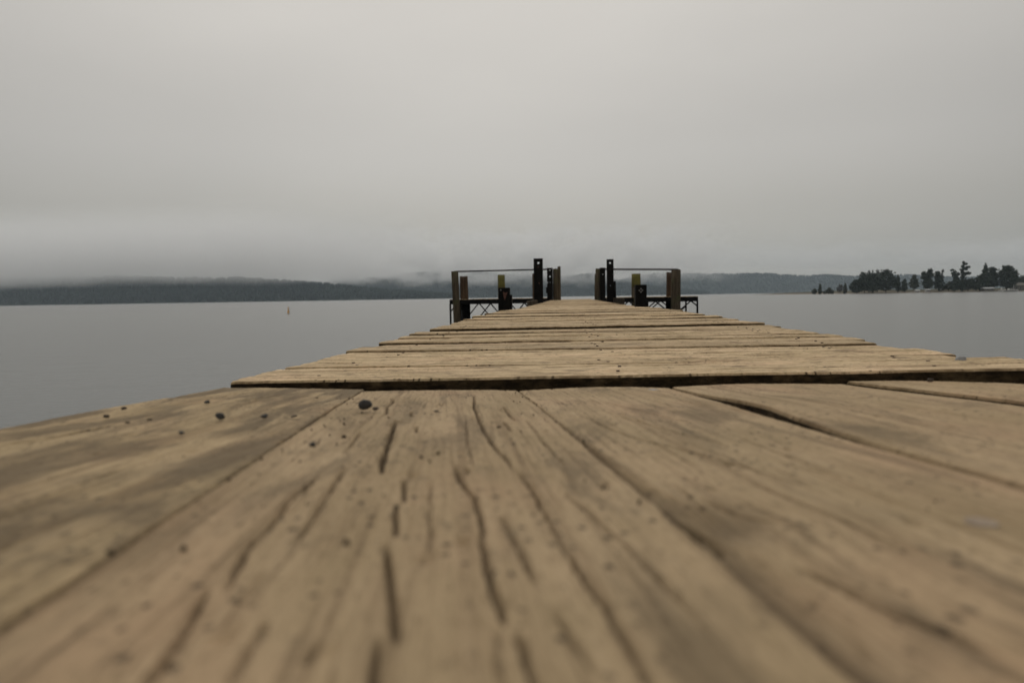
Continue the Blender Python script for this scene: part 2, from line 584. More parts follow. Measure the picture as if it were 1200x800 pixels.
def mist_bank(label, x0, x1, y0, y1, z0, z1, zlo, zhi, dens, nscale, thr, seed, hard=.25):
    o = box('mist', -(x1 - x0) / 2, (x1 - x0) / 2, -(y1 - y0) / 2, (y1 - y0) / 2, 0, z1 - z0, None, bevel=0)
    o.location = ((x0 + x1) / 2, (y0 + y1) / 2, z0)
    t = NT('mist')
    co = t.n('ShaderNodeTexCoord').outputs['Object']
    sh = t.n('ShaderNodeVectorMath', operation='ADD')
    sh.inputs[1].default_value = (seed * 311.0, seed * 77.0, 0)
    t.l(co, sh.inputs[0])
    sp = t.n('ShaderNodeSeparateXYZ')
    t.l(co, sp.inputs[0])
    nn = t.noise(t.scale(sh.outputs[0], nscale), 1.0, 4, .6)
    zr = t.mapr(t.math('ADD', sp.outputs[2], t.math('MULTIPLY', t.math('SUBTRACT', nn, .5), (zhi - zlo) * 1.6)), zlo - z0, zhi - z0)
    ex = t.math('MULTIPLY', t.mapr(t.math('ABSOLUTE', sp.outputs[0], 0), (x1 - x0) * .36, (x1 - x0) * .5, 1, 0), t.mapr(sp.outputs[2], (z1 - z0) * .6, (z1 - z0) * .98, 1, 0))
    d = t.math('MULTIPLY', t.mapr(nn, thr, thr + hard), t.math('MULTIPLY', zr, ex))
    d = t.math('MULTIPLY', d, dens)
    pv = t.n('ShaderNodeVolumePrincipled')
    pv.inputs['Color'].default_value = (.97, .97, .97, 1)
    pv.inputs['Anisotropy'].default_value = .3
    t.l(d, pv.inputs['Density'])
    t.l(pv.outputs[0], t.out.inputs['Volume'])
    o.data.materials.append(t.m)
    tag(o, label, 'mist', kind='stuff')
    return o

mist_bank('low grey cloud resting on the left shore ridge', -3300, -330, 1330, 1800, 20, 215, 36, 78, .008, (.004, .004, .012), .18, 1)
mist_bank('shreds of white mist on the hills behind the jetty', -1500, 560, 2080, 2560, 20, 235, 44, 118, .018, (.011, .011, .018), .47, 2, .10)
mist_bank('thin cloud brushing the top of the long right hill', -100, 4100, 2900, 3400, 60, 235, 102, 150, .005, (.004, .004, .010), .36, 3, .3)

# ------------------------------------------------------------------ plank meshes
def grid_board(name, PX, PY, PZ, acr, alo, thick, mats, parent=None, loc=(0, 0, 0), crack=None):
    """Top surface from 2-D arrays, closed with sides and an underside; attribute 'wood' carries the grain coordinates."""
    n0, n1 = PX.shape
    top = np.stack([PX, PY, PZ], -1).reshape(-1, 3)
    idx = np.arange(n0 * n1).reshape(n0, n1)
    q = np.stack([idx[:-1, :-1], idx[1:, :-1], idx[1:, 1:], idx[:-1, 1:]], -1).reshape(-1, 4)
    ring = np.concatenate([idx[:, 0], idx[-1, 1:], idx[-2::-1, -1], idx[0, -2:0:-1]])
    zb = PZ.mean() - thick
    nt = len(top)
    lo = top[ring].copy(); mid = top[ring].copy()
    mid[:, 2] -= .004
    c = top.mean(0)
    for k in (lo, mid):
        d = k[:, :2] - c[:2]
        k[:, :2] += d / np.maximum(np.linalg.norm(d, axis=1, keepdims=True), 1e-6) * .0012
    slope = np.polyfit(top[:, 0], top[:, 2], 1)[0] if n0 > 2 else 0
    lo[:, 2] = zb + slope * (lo[:, 0] - c[0])
    V = np.concatenate([top, mid, lo])
    m = len(ring)
    a = np.arange(m); b = (a + 1) % m
    s1 = np.stack([ring[b], ring[a], nt + a, nt + b], -1)
    s2 = np.stack([nt + b, nt + a, nt + m + a, nt + m + b], -1)
    faces = np.concatenate([q, s1, s2])
    me = bpy.data.meshes.new(name)
    nf = len(faces)
    me.vertices.add(len(V)); me.vertices.foreach_set('co', V.ravel())
    tot = nf * 4 + m
    me.loops.add(tot)
    me.loops.foreach_set('vertex_index', np.concatenate([faces.ravel(), (nt + m + a[::-1])]))
    me.polygons.add(nf + 1)
    me.polygons.foreach_set('loop_start', np.concatenate([np.arange(nf) * 4, [nf * 4]]))
    me.update(calc_edges=True)
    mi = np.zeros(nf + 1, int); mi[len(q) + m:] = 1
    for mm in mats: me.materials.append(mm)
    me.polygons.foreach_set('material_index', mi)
    sm = np.zeros(nf + 1, bool); sm[:len(q)] = True
    me.polygons.foreach_set('use_smooth', sm)
    at = me.attributes.new('wood', 'FLOAT_VECTOR', 'POINT')
    W = np.zeros((len(V), 3))
    W[:nt, 0] = acr.ravel(); W[:nt, 1] = alo.ravel()
    W[nt:nt + m] = W[ring]; W[nt + m:] = W[ring]
    at.data.foreach_set('vector', W.ravel())
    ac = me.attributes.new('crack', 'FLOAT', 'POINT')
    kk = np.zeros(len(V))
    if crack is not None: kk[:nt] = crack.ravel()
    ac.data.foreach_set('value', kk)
    o = bpy.data.objects.new(name, me)
    o.location = loc
    COL.objects.link(o)
    if parent: o.parent = parent
    return o

def crack_depth(cx, cy, cracks, horiz=False):
    """cracks: ([(x, y)...], half width, depth); they run mostly along y (or along x when horiz)."""
    dz = np.zeros_like(cx)
    for pts, w, d in cracks:
        P = np.array(pts, float)
        if horiz: P = P[:, ::-1]
        a, b = (cy, cx) if not horiz else (cx, cy)          # a: running coordinate, b: crossing coordinate
        o = np.argsort(P[:, 1]); P = P[o]
        y0, y1 = P[0, 1], P[-1, 1]
        L = max(y1 - y0, 1e-4)
        xc = np.interp(a, P[:, 1], P[:, 0]) + .0012 * vnoise(a * 55, a * 0 + d * 999, 5)
        t = (a - y0) / L
        end = np.clip(np.minimum(t, 1 - t) * 6, 0, 1) ** .6
        ww = .58 * w * (.45 + .55 * end) * (1 + .5 * vnoise(a * 25, a * 0 + w * 777, 9))
        v = np.clip(1.15 - np.abs(b - xc) / ww, 0, 1)
        dz = np.maximum(dz, (1.35 if horiz else .85) * d * end * v ** .6)
    return dz

def make_plank(w, L, nx, ny, seed, thick=.048, fine=True):
    """Cross plank lying along x, centred on its own origin; top near z = 0."""
    rg = random.Random(seed)
    u = np.linspace(-.5, .5, nx); v = np.linspace(-.5, .5, ny)
    U, V = np.meshgrid(u, v, indexing='ij')
    X = U * L; Y = V * w
    endl = 0.014 * vnoise(Y * 22, Y * 0 + 1, seed) + .006 * vnoise(Y * 90, Y * 0, seed + 1)
    X = X + np.where(U > .49, endl, 0) + np.where(U < -.49, -endl, 0)
    Y = Y + np.where(np.abs(V) > .499, np.sign(V) * (.004 * vnoise(X * 5, X * 0, seed + 2) + .0022 * vnoise(X * 30, X * 0 + V, seed + 8)), 0)
    e = (.5 - np.abs(V)) * w
    Z = -.0014 * np.clip(1 - e / .004, 0, 1) ** 2
    ex = (.5 - np.abs(U)) * L
    Z = Z - .0015 * np.clip(1 - ex / .006, 0, 1) ** 2
    Z = Z + .0020 * fbm(X * 1.3, Y * 5, seed + 3, 3)
    if fine:
        Z = Z + .0006 * vnoise(X * 3.0, Y * 55, seed + 4) + .0009 * vnoise(X * 7.0, Y * 110, seed + 5) + .0010 * vnoise(X * 60, Y * 140, seed + 6)
        cr = []
        for k in range(rg.randint(8, 14)):
            y = rg.uniform(-.46, .46) * w; x = rg.uniform(-.5, .4) * L; l = rg.choice([.12, .2, .3, .5, .7, .9, 1.2])
            n = 5
            cr.append(([(x + l * i / n, y + rg.uniform(-.006, .006)) for i in range(n + 1)], rg.uniform(.003, .0045), rg.uniform(.006, .013)))
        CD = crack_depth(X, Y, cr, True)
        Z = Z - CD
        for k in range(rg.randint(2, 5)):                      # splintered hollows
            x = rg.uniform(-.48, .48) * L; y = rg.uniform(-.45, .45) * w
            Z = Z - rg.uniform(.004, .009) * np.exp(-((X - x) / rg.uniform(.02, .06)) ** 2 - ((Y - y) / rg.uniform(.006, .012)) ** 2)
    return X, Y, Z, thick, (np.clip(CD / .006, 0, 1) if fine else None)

def deckz(y):
    return float(np.interp(y, [0, 6, 9, 12, 19, 30], [0, .038, .016, .010, .018, .030]))

# ------------------------------------------------------------------ jetty
jetty = thing('jetty', 'long weathered plank jetty running straight out into the lake', 'jetty', (0, 0, 0))
XL, XR = -.68, .905
edges = [1.366, 1.595, 1.715, 1.905, 2.054, 2.218, 2.377, 2.52, 2.66, 2.80, 2.94, 3.08, 3.219]
rg = random.Random(5)
while edges[-1] < 29.4:
    edges.append(edges[-1] + rg.choice([.135, .145, .15, .155, .165, .18]))
proud = {0: .0025, 1: .002, 2: .0005, 3: -.002, 4: .0025, 5: -.001, 6: .003, 7: .000, 8: .002, 9: -.003, 10: .001, 11: -.004, 12: .0075, 13: .002, 17: .007, 22: .007, 27: .006, 34: .007}
tilt = {0: .0105, 1: .0055, 2: .006, 3: .005, 4: .006, 5: .009, 6: .004, 7: .009, 8: .0045, 9: .008, 10: .003, 11: .0085, 12: .007}
gap = {0: .006, 3: .009, 5: .006, 11: .014, 16: .009, 21: .012}
shared_mid = None; shared_far = None
mids = []; fars = []; nail0 = None
for i in range(len(edges) - 1):
    y0, y1 = edges[i], edges[i + 1]
    w = y1 - y0 - gap.get(i, .0035 + .003 * rg.random())
    yc = (y0 + y1 - (gap.get(i, .004))) / 2
    l_end = XL + rg.uniform(-.013, .013); r_end = XR + rg.uniform(-.02, .02)
    if i == 0: l_end, r_end = -.702, .96
    L = r_end - l_end; xc = (l_end + r_end) / 2
    tl = tilt.get(i, .0045 + rg.uniform(-.005, .006))
    z = deckz(yc) + proud.get(i, rg.uniform(-.003, .003)) + tl * (xc - .05)
    if i < 22:
        X, Y, Z, th, ckm = make_plank(w, L, 210 if i < 10 else 130, 64 if i < 10 else 36, 100 + i)
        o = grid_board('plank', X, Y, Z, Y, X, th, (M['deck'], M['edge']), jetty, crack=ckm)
    else:
        pool = mids if i < 60 else fars
        if len(pool) < 6:
            X, Y, Z, th, ckm = make_plank(.150, 1.58, 70 if i < 60 else 20, 9 if i < 60 else 5, 300 + i, fine=i < 60)
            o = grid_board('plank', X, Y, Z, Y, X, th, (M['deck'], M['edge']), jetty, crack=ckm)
            pool.append(o)
        else:
            o = pool[i % 6].copy()
            COL.objects.link(o)
        o.scale = ((L / 1.58) * (1 if rg.random() < .5 else -1), w / .150, 1)
        if o.scale[0] < 0: o.scale[1] *= -1
    o.location = (xc, yc, z)
    o.rotation_euler = (rg.uniform(-.016, .016) if i else .0, -math.atan(tl), rg.uniform(-.006, .006) if i else .004)
    if i < 26 and rg.random() < .6:                                           # nail heads over the stringers, sunk and rusty
        for sx in (-.52, .10, .74):
            for k in range(2):
                if nail0 is None:
                    nail0 = nl = tube('nail', (0, 0, -.012), (0, 0, .0012), .0046, .004, M['rust_nail'], jetty, 10, .03, 1, 1)
                else:
                    nl = nail0.copy(); COL.objects.link(nl)
                nx_ = sx + rg.uniform(-.03, .03)
                nl.location = (nx_, yc + w * (.24 if k else -.24) + rg.uniform(-.012, .012), z + tl * (nx_ - xc) + .0005)

for x in (-.52, .10, .74):                               # stringers and bearers under the planking
    box('stringer', x - .05, x + .05, 1.42, 29.4, -.24, -.065, M['beam'], jetty)
for y in (1.7, 5.2, 8.65, 12.8, 16.85, 21.5, 25.85):
    box('bearer', -.80, 1.02, y - .07, y + .07, -.42, -.245, M['beam'], jetty)
for y in (1.7, 5.2, 12.8, 21.5):
    for x in (-.62, .84):
        tube('pile', (x, y, WATER_Z - 1.6), (x, y, -.425), .10, .09, M['pile'], jetty, 12, .04, 4, int(y * 10))

# ------------------------------------------------------------------ sloping gangway boards in the foreground
ramp_root = thing('gangway', 'worn sloping gangway of wide lengthwise boards in the foreground', 'gangway', (0, 0, 0))
CRACKS_CENTRE = [
   ( [(-0.2398, 0.8313), (-0.2372, 0.8579), (-0.2579, 0.9382), (-0.2678, 1.0087), (-0.2894, 1.0907)] , 0.0035 , 0.01 ),
   ( [(-0.2103, 0.806), (-0.1917, 0.7191), (-0.1668, 0.6), (-0.1526, 0.5353), (-0.1399, 0.4921)] , 0.0045 , 0.016 ),
   ( [(-0.2101, 0.8858), (-0.1983, 0.8308)] , 0.003 , 0.008 ),
   ( [(-0.1741, 0.7529), (-0.1612, 0.7003)] , 0.003 , 0.007 ),
   ( [(-0.1655, 1.1629), (-0.1437, 1.0173), (-0.1335, 0.9352), (-0.1145, 0.8384), (-0.093, 0.7192), (-0.0683, 0.6105), (-0.0542, 0.5598), (-0.043, 0.5103)] , 0.003 , 0.012 ),
   ( [(-0.0949, 0.9562), (-0.0738, 0.8379), (-0.0642, 0.7968)] , 0.003 , 0.009 ),
   ( [(-0.0776, 0.7891), (-0.0607, 0.7067)] , 0.003 , 0.008 ),
   ( [(-0.0921, 0.533), (-0.0768, 0.4676), (-0.0598, 0.4188), (-0.0505, 0.3719), (-0.0435, 0.3316)] , 0.0028 , 0.011 ),
   ( [(-0.049, 0.3505), (-0.0385, 0.3012), (-0.0296, 0.2614), (-0.0238, 0.2356)] , 0.0028 , 0.011 ),
   ( [(-0.0211, 0.2322), (-0.0185, 0.2269), (-0.0104, 0.1963), (-0.005, 0.1814)] , 0.0028 , 0.011 ),
   ( [(-0.2267, 0.7191), (-0.1981, 0.5776)] , 0.003 , 0.008 ),
   ( [(-0.1766, 0.5138), (-0.157, 0.4223), (-0.1447, 0.3578), (-0.1379, 0.3218)] , 0.0028 , 0.01 ),
   ( [(-0.1851, 0.4818), (-0.1795, 0.4215), (-0.1652, 0.357), (-0.1607, 0.3207), (-0.1418, 0.2618)] , 0.0032 , 0.014 ),
   ( [(-0.1504, 0.2642), (-0.1367, 0.2223), (-0.1293, 0.1944), (-0.1267, 0.1783)] , 0.0032 , 0.012 ),
   ( [(-0.1486, 0.3808), (-0.1402, 0.3315)] , 0.0025 , 0.008 ),
   ( [(-0.1119, 0.2358), (-0.1072, 0.2092), (-0.1033, 0.1892)] , 0.0022 , 0.008 ),
   ( [(-0.0868, 0.2185), (-0.0843, 0.2025)] , 0.0022 , 0.007 ),
   ( [(-0.1195, 0.4748), (-0.1021, 0.4086)] , 0.0028 , 0.009 ),
   ( [(-0.1069, 0.4022), (-0.0903, 0.3381)] , 0.003 , 0.01 ),
   ( [(-0.0937, 0.3293), (-0.0788, 0.2849), (-0.0647, 0.2355), (-0.0593, 0.2181)] , 0.0028 , 0.011 ),
   ( [(-0.0683, 0.2241), (-0.0597, 0.1919), (-0.0552, 0.1741)] , 0.0028 , 0.01 ),
   ( [(-0.0403, 0.385), (-0.0201, 0.2987), (-0.014, 0.275)] , 0.0022 , 0.008 ),
   ( [(-0.0413, 0.5136), (-0.0261, 0.4507), (-0.0141, 0.3823), (-0.0026, 0.32), (0.0102, 0.267), (0.018, 0.2264), (0.0232, 0.1984), (0.0265, 0.1834)] , 0.0026 , 0.011 ),
   ( [(-0.0074, 0.2516), (0.0045, 0.2134), (0.0075, 0.2025)] , 0.002 , 0.007 ),
   ( [(-0.0048, 0.4391), (0.0146, 0.3745), (0.0281, 0.3293), (0.039, 0.274), (0.0496, 0.2328)] , 0.002 , 0.007 ),
   ( [(-0.0531, 0.8126), (-0.0222, 0.6252), (-0.0003, 0.5146)] , 0.002 , 0.006 ),
   ( [(-0.1268, 0.8133), (-0.0954, 0.6244), (-0.0749, 0.5229)] , 0.002 , 0.005 ),
   ( [(-0.0997, 0.4754), (-0.0819, 0.3834), (-0.0651, 0.3083)] , 0.0018 , 0.005 ),
]
CRACKS_RIGHT1 = [
   ( [(0.0149, 0.8367), (0.0339, 0.7522), (0.0578, 0.6722), (0.0865, 0.6171), (0.1184, 0.5518), (0.1414, 0.4965), (0.1585, 0.4444)] , 0.0024 , 0.006 ),
   ( [(0.0264, 1.0372), (0.0667, 0.952), (0.1069, 0.8441), (0.1412, 0.7518)] , 0.002 , 0.005 ),
   ( [(0.08, 0.4258), (0.0961, 0.3977), (0.1145, 0.3701)] , 0.0022 , 0.006 ),
   ( [(0.0959, 0.301), (0.1074, 0.2748), (0.1149, 0.2528), (0.1269, 0.2326), (0.1356, 0.2176)] , 0.0028 , 0.009 ),
   ( [(0.0363, 0.9006), (0.0714, 0.7956), (0.1126, 0.6893), (0.146, 0.6178)] , 0.0018 , 0.004 ),
   ( [(0.1221, 0.4681), (0.1369, 0.411), (0.1496, 0.3589), (0.1594, 0.3189)] , 0.0022 , 0.006 ),
   ( [(0.0636, 0.389), (0.0728, 0.3635), (0.0736, 0.3274)] , 0.005 , 0.01 ),
]
CRACKS_LEFT1 = [
   ( [(-0.5306, 0.7396), (-0.5347, 0.693), (-0.5358, 0.646), (-0.5497, 0.6093)] , 0.006 , 0.01 ),
   ( [(-0.4102, 0.5699), (-0.4254, 0.5653), (-0.4357, 0.5652)] , 0.006 , 0.012 ),
   ( [(-0.7105, 1.2258), (-0.6897, 1.1225), (-0.7016, 1.0924)] , 0.005 , 0.008 ),
   ( [(-0.5012, 1.1461), (-0.5117, 1.0706), (-0.5345, 1.0302)] , 0.004 , 0.006 ),
]

def ramp_z(x, y):
    return .06603 + .000337 * x - .051515 * y

SEAMS = {   # seam lines as (y, x), from behind the camera to the far end
    'L2': [(-1.3, -.78), (.3, -.665), (.719, -.655), (1.063, -.69), (1.40, -.722)],
    'A': [(-1.3, .06), (.222, -.205), (.368, -.232), (1.265, -.393), (1.40, -.415)],
    'B': [(-1.3, .36), (.20, .085), (.327, .066), (1.229, -.092), (1.40, -.120)],
    'C': [(-1.3, .62), (.30, .312), (.738, .249), (1.288, .187), (1.40, .172)],
    'D': [(-1.3, .95), (.30, .668), (.918, .580), (1.395, .511), (1.42, .507)],
    'E': [(-1.3, 1.24), (.30, .955), (.918, .868), (1.395, .805), (1.42, .801)],
    'G': [(-1.3, 1.52), (.30, 1.24), (1.42, 1.09)],
}
def seam(k, y):
    P = SEAMS[k]
    return np.interp(y, [p[0] for p in P], [p[1] for p in P])

BOARDS = [  # left seam, right seam, gap left, gap right, far-end line (u, y), side tilt, lift, cracks, columns
    ('L2', 'A', 0, .0009, [(0, 1.352), (.3, 1.335), (.6, 1.305), (1, 1.285)], .001, 0, CRACKS_LEFT1, 150),
    ('A', 'B', .0009, .0008, [(0, 1.243), (.12, 1.255), (.5, 1.266), (.85, 1.266), (1, 1.25)], .0, -.001, CRACKS_CENTRE, 200),
    ('B', 'C', .0008, .003, [(0, 1.238), (.25, 1.272), (.5, 1.298), (.75, 1.305), (1, 1.288)], .0, 0, CRACKS_RIGHT1, 180),
    ('C', 'D', .0035, .003, [(0, 1.285), (.4, 1.335), (.8, 1.345), (1, 1.338)], -.001, .002, [], 130),
    ('D', 'E', .004, .004, [(0, 1.335), (.5, 1.345), (.9, 1.318), (1, 1.30)], -.004, .005, [], 110),
    ('E', 'G', .004, 0, [(0, 1.30), (.5, 1.34), (1, 1.345)], 0, .007, [], 60),
]
for bi, (sl_, sr_, gl, gr, endline, tl, lift, cracks, nc) in enumerate(BOARDS):
    vv = np.concatenate([np.linspace(-1.3, .02, 40), np.linspace(.03, .6, 190 if nc > 100 else 90), np.linspace(.603, 1.0, 130 if nc > 100 else 70)])
    # last stretch is stretched to the far-end line of the board
    last = np.linspace(1.004, 1.0, 1)
    tail = np.linspace(0, 1, 90 if nc > 100 else 50)
    u = np.linspace(0, 1, nc)
    U, Vb = np.meshgrid(u, np.concatenate([vv, 1.0 + tail[1:]]), indexing='ij')
    yend = np.interp(U, [p[0] for p in endline], [p[1] for p in endline])
    xt = seam(sl_, 1.3) + (seam(sr_, 1.3) - seam(sl_, 1.3)) * U
    yend = yend + .006 * vnoise(xt * 38, xt * 0, bi + 60) + .003 * vnoise(xt * 150, xt * 0, bi + 61)
    Yw = np.where(Vb <= 1.0, Vb, 1.0 + (Vb - 1.0) * (yend - 1.0))
    xl = seam(sl_, Yw) + gl; xr = seam(sr_, Yw) - gr
    # opened seam between the third and fourth board
    if sl_ == 'C': xl = xl + .012 * np.exp(-((Yw - .90) / .17) ** 2)
    if sl_ == 'D': xl = xl + .006 * np.exp(-((Yw - .95) / .4) ** 2)
    jl = .0022 * vnoise(Yw * 22, Yw * 0, bi * 7 + 1) + .0014 * vnoise(Yw * 70, Yw * 0, bi * 7 + 2)
    jr = .0022 * vnoise(Yw * 22, Yw * 0, bi * 7 + 3) + .0014 * vnoise(Yw * 70, Yw * 0, bi * 7 + 4)
    if sr_ == 'B' or sl_ == 'B':                         # broken edge beside the knot
        bite = .010 * np.exp(-((Yw - .375) / .035) ** 2)
        if sl_ == 'B': jl = jl + bite
    X = (xl + jl) * (1 - U) + (xr - jr) * U
    wd = xr - xl
    acr = (U - .5) * wd; alo = Yw
    Z = ramp_z(X, Yw) + lift + tl * (U - .5)
    Z = Z + .0012 * (1 - (2 * U - 1) ** 2) * smoothstep(.5, 1.25, Yw) - .0035 * smoothstep(.9, 1.3, Yw)     # crowned towards the far end
    if sl_ == 'C': Z = Z + .0042 * (1 - U) ** 2 * np.exp(-((Yw - .88) / .17) ** 2)   # sprung edge over the open seam
    e = np.minimum(U, 1 - U) * wd
    Z = Z - .0012 * np.clip(1 - e / .003, 0, 1) ** 2
    Z = Z - .002 * np.clip(1 - (yend - Yw) / .005, 0, 1) ** 2
    Z = Z + .0010 * fbm(acr * 7, alo * 2.2, bi + 30, 3) + .00025 * vnoise(acr * 190, alo * 9, bi + 41)
    Z = Z + .0005 * vnoise(acr * 300, alo * 150, bi + 42)
    cks = list(cracks)
    r2 = random.Random(70 + bi)
    for k in range(16 if bi != 1 else 10):
        yy = r2.uniform(.15, 1.2); uu = r2.uniform(.06, .94); l = r2.uniform(.03, .16)
        xa = float(seam(sl_, yy) * (1 - uu) + seam(sr_, yy) * uu); xb = float(seam(sl_, yy + l) * (1 - uu) + seam(sr_, yy + l) * uu)
        cks.append(([(xa, yy), ((xa + xb) / 2 + r2.uniform(-.003, .003), yy + l / 2), (xb, yy + l)], r2.uniform(.0016, .0026), r2.uniform(.002, .005)))
    CD = crack_depth(X, Yw, cks)
    Z = Z - CD
    for k in range(14):                                   # worn hollows and pits
        yy = r2.uniform(.2, 1.25); uu = r2.uniform(.05, .95)
        xa = float(seam(sl_, yy) * (1 - uu) + seam(sr_, yy) * uu)
        s = r2.uniform(.003, .006)
        Z = Z - r2.uniform(.002, .006) * np.exp(-((X - xa) / s) ** 2 - ((Yw - yy) / (s * 1.6)) ** 2)
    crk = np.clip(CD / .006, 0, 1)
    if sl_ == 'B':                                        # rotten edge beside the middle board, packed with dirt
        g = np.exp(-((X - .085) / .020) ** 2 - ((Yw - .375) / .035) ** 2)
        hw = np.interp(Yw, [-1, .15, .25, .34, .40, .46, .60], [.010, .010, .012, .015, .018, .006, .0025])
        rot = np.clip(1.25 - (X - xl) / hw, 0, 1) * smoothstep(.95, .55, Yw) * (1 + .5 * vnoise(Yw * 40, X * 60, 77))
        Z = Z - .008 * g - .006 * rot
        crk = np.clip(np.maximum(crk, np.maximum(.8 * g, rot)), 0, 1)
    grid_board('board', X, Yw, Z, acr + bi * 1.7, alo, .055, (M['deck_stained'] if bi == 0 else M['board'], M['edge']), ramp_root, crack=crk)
for x0, x1 in ((-.60, -.50), (.02, .12), (.66, .76)):
    o = box('joist', x0, x1, -1.25, 1.30, -.11, 0.0, M['beam'], ramp_root)
    o.rotation_euler = (-math.atan(.051515), 0, 0)
    o.location = (0, 0, -.006)
for k, (x, y, s) in enumerate([(.0096, 1.190, .0085), (.150, 1.235, .010), (.312, 1.288, .011), (.2157, .372, .0085)]):
    n_ = tube('nail', (0, 0, -.012), (0, 0, .0022), s, s * .9, M['nail'] if k < 3 else M['worn_nail'], ramp_root, 14, .03, 1, k)
    n_.location = (x, y, ramp_z(x, y) - (.0045 if k < 3 else .0008))
n_ = tube('bolt_head', (0, 0, -.02), (0, 0, .008), .017, .009, M['steel'], jetty, 12, .04, 3, 4)
n_.location = (.835, 1.53, .020)

# ------------------------------------------------------------------ stones lying on the gangway
def pebble(label, x, y, s, mat, squash=.62, seed=0, rot=0.0, stretch=1.3):
    bm = bmesh.new()
    bmesh.ops.create_icosphere(bm, subdivisions=3, radius=1.0)
    squash = squash if squash < .5 else min(.9, squash * 1.22)
    rg = random.Random(seed)
    dirs = [(Vector((rg.gauss(0, 1), rg.gauss(0, 1), rg.gauss(0, 1))).normalized(), rg.uniform(.55, .9)) for _ in range(14)]
    for v in bm.verts:
        for d, lim in dirs:
            q = v.co.dot(d)
            if q > lim: v.co -= d * (q - lim) * .85
        v.co.x *= s * .43 * stretch; v.co.y *= s * .43; v.co.z *= s * .43 * squash
    o = bm_obj('pebble', bm, mat, None, False)
    o.location = (x, y, ramp_z(x, y) + .003 - .0035 * float(smoothstep(.9, 1.3, y)) + s * .43 * squash * .85)
    o.rotation_euler = (rg.uniform(-.15, .15), rg.uniform(-.15, .15), rot)
    tag(o, label, 'pebble', 'pebbles on the gangway boards')
    return o
D_, B_ = M['stone_dark'], M['stone_brown']
pebble('largest dark grey pebble, beside the far end of the middle board', -.2715, .885, .021, D_, .68, 1, .1, 1.1)
pebble('small brown stone chip touching the largest dark pebble', -.2545, .873, .009, B_, .55, 2, .4)
pebble('second largest dark pebble, on the leftmost wide board', -.4203, .785, .0125, D_, .7, 3)
pebble('dark pebble on the leftmost board nearest the middle of its width', -.3682, .79, .0095, D_, .7, 4)
pebble('flat dark chip right of the row of pebbles, close to the seam', -.3366, .804, .0095, B_, .35, 5)
pebble('dark pebble just right of the seam, nearer than the largest pebble', -.2301, .587, .0078, D_, .75, 6)
pebble('dark pebble behind the second largest one on the left board', -.5382, .968, .0095, D_, .6, 7)
pebble('lone dark pebble in front of the second largest one', -.3961, .66, .0068, D_, .7, 8)
pebble('lone brown pebble on the far right board under the step', .655, 1.295, .0135, B_, .65, 9).location.z += .005
pebble('leftmost of the dark pebbles near the left edge', -.5744, .797, .008, B_, .6, 10)
pebble('dark pebble farthest back by the left edge of the boards', -.613, .886, .0085, B_, .6, 11)
pebble('flat dark chip lying in the middle of the cracked board', -.1695, .852, .0085, B_, .4, 12)
# crumbs of dirt and grit scattered on the boards: nobody could count them
rg2 = random.Random(21)
gv, gf = [], []
def grain_at(x, y, s):
    b = len(gv)
    z = ramp_z(x, y) + .0035 - .0035 * float(smoothstep(.9, 1.3, y))
    h = s * rg2.uniform(.15, .32)
    a0 = rg2.uniform(0, 6)
    for k in range(5):
        a = a0 + k * 1.2566
        r = s * rg2.uniform(.35, .6)
        gv.append((x + r * math.cos(a) * 1.2, y + r * math.sin(a), z - .005))
    for k in range(5):
        a = a0 + k * 1.2566 + .3
        r = s * rg2.uniform(.2, .4)
        gv.append((x + r * math.cos(a) * 1.2, y + r * math.sin(a), z - .003 + h))
    for k in range(5):
        k2 = (k + 1) % 5
        gf.append((b + k, b + k2, b + 5 + k2, b + 5 + k))
    gf.append((b + 5, b + 6, b + 7, b + 8, b + 9))
for x, y, s in [(a_, b_, c_ * (.75 if b_ < .6 else 1)) for a_, b_, c_ in [(-.5288, .77, .008), (-.5176, .795, .007), (-.413, 1.08, .007), (-.2288, .668, .005), (-.2464, .467, .0045), (-.0781, .738, .0045),
                (-.114, .576, .005), (-.1247, .557, .004), (-.1119, .326, .0045), (-.2216, .305, .006), (-.1887, .312, .0045), (.3923, 1.10, .0065), (.2915, .976, .0055)]]:
    grain_at(x, y, s)
for k in range(300):
    y = rg2.uniform(.35, 1.27) ** .9
    x = rg2.uniform(-.62, .72) if rg2.random() < .5 else float(seam('A', y)) + rg2.gauss(.0, .05)
    if rg2.random() < .15: x = float(seam('B', y)) + rg2.gauss(0, .02)
    grain_at(x, y, rg2.choice([.0008, .001, .0013, .0016, .0022]))
grit = mesh_obj('grit', gv, gf, simple('brown_dirt_crumbs', (.045, .034, .024), (.085, .064, .044), (80, 80, 80), .95, .1, .3, .001))
tag(grit, 'crumbs of dark grit scattered over the gangway boards', 'grit', kind='stuff')

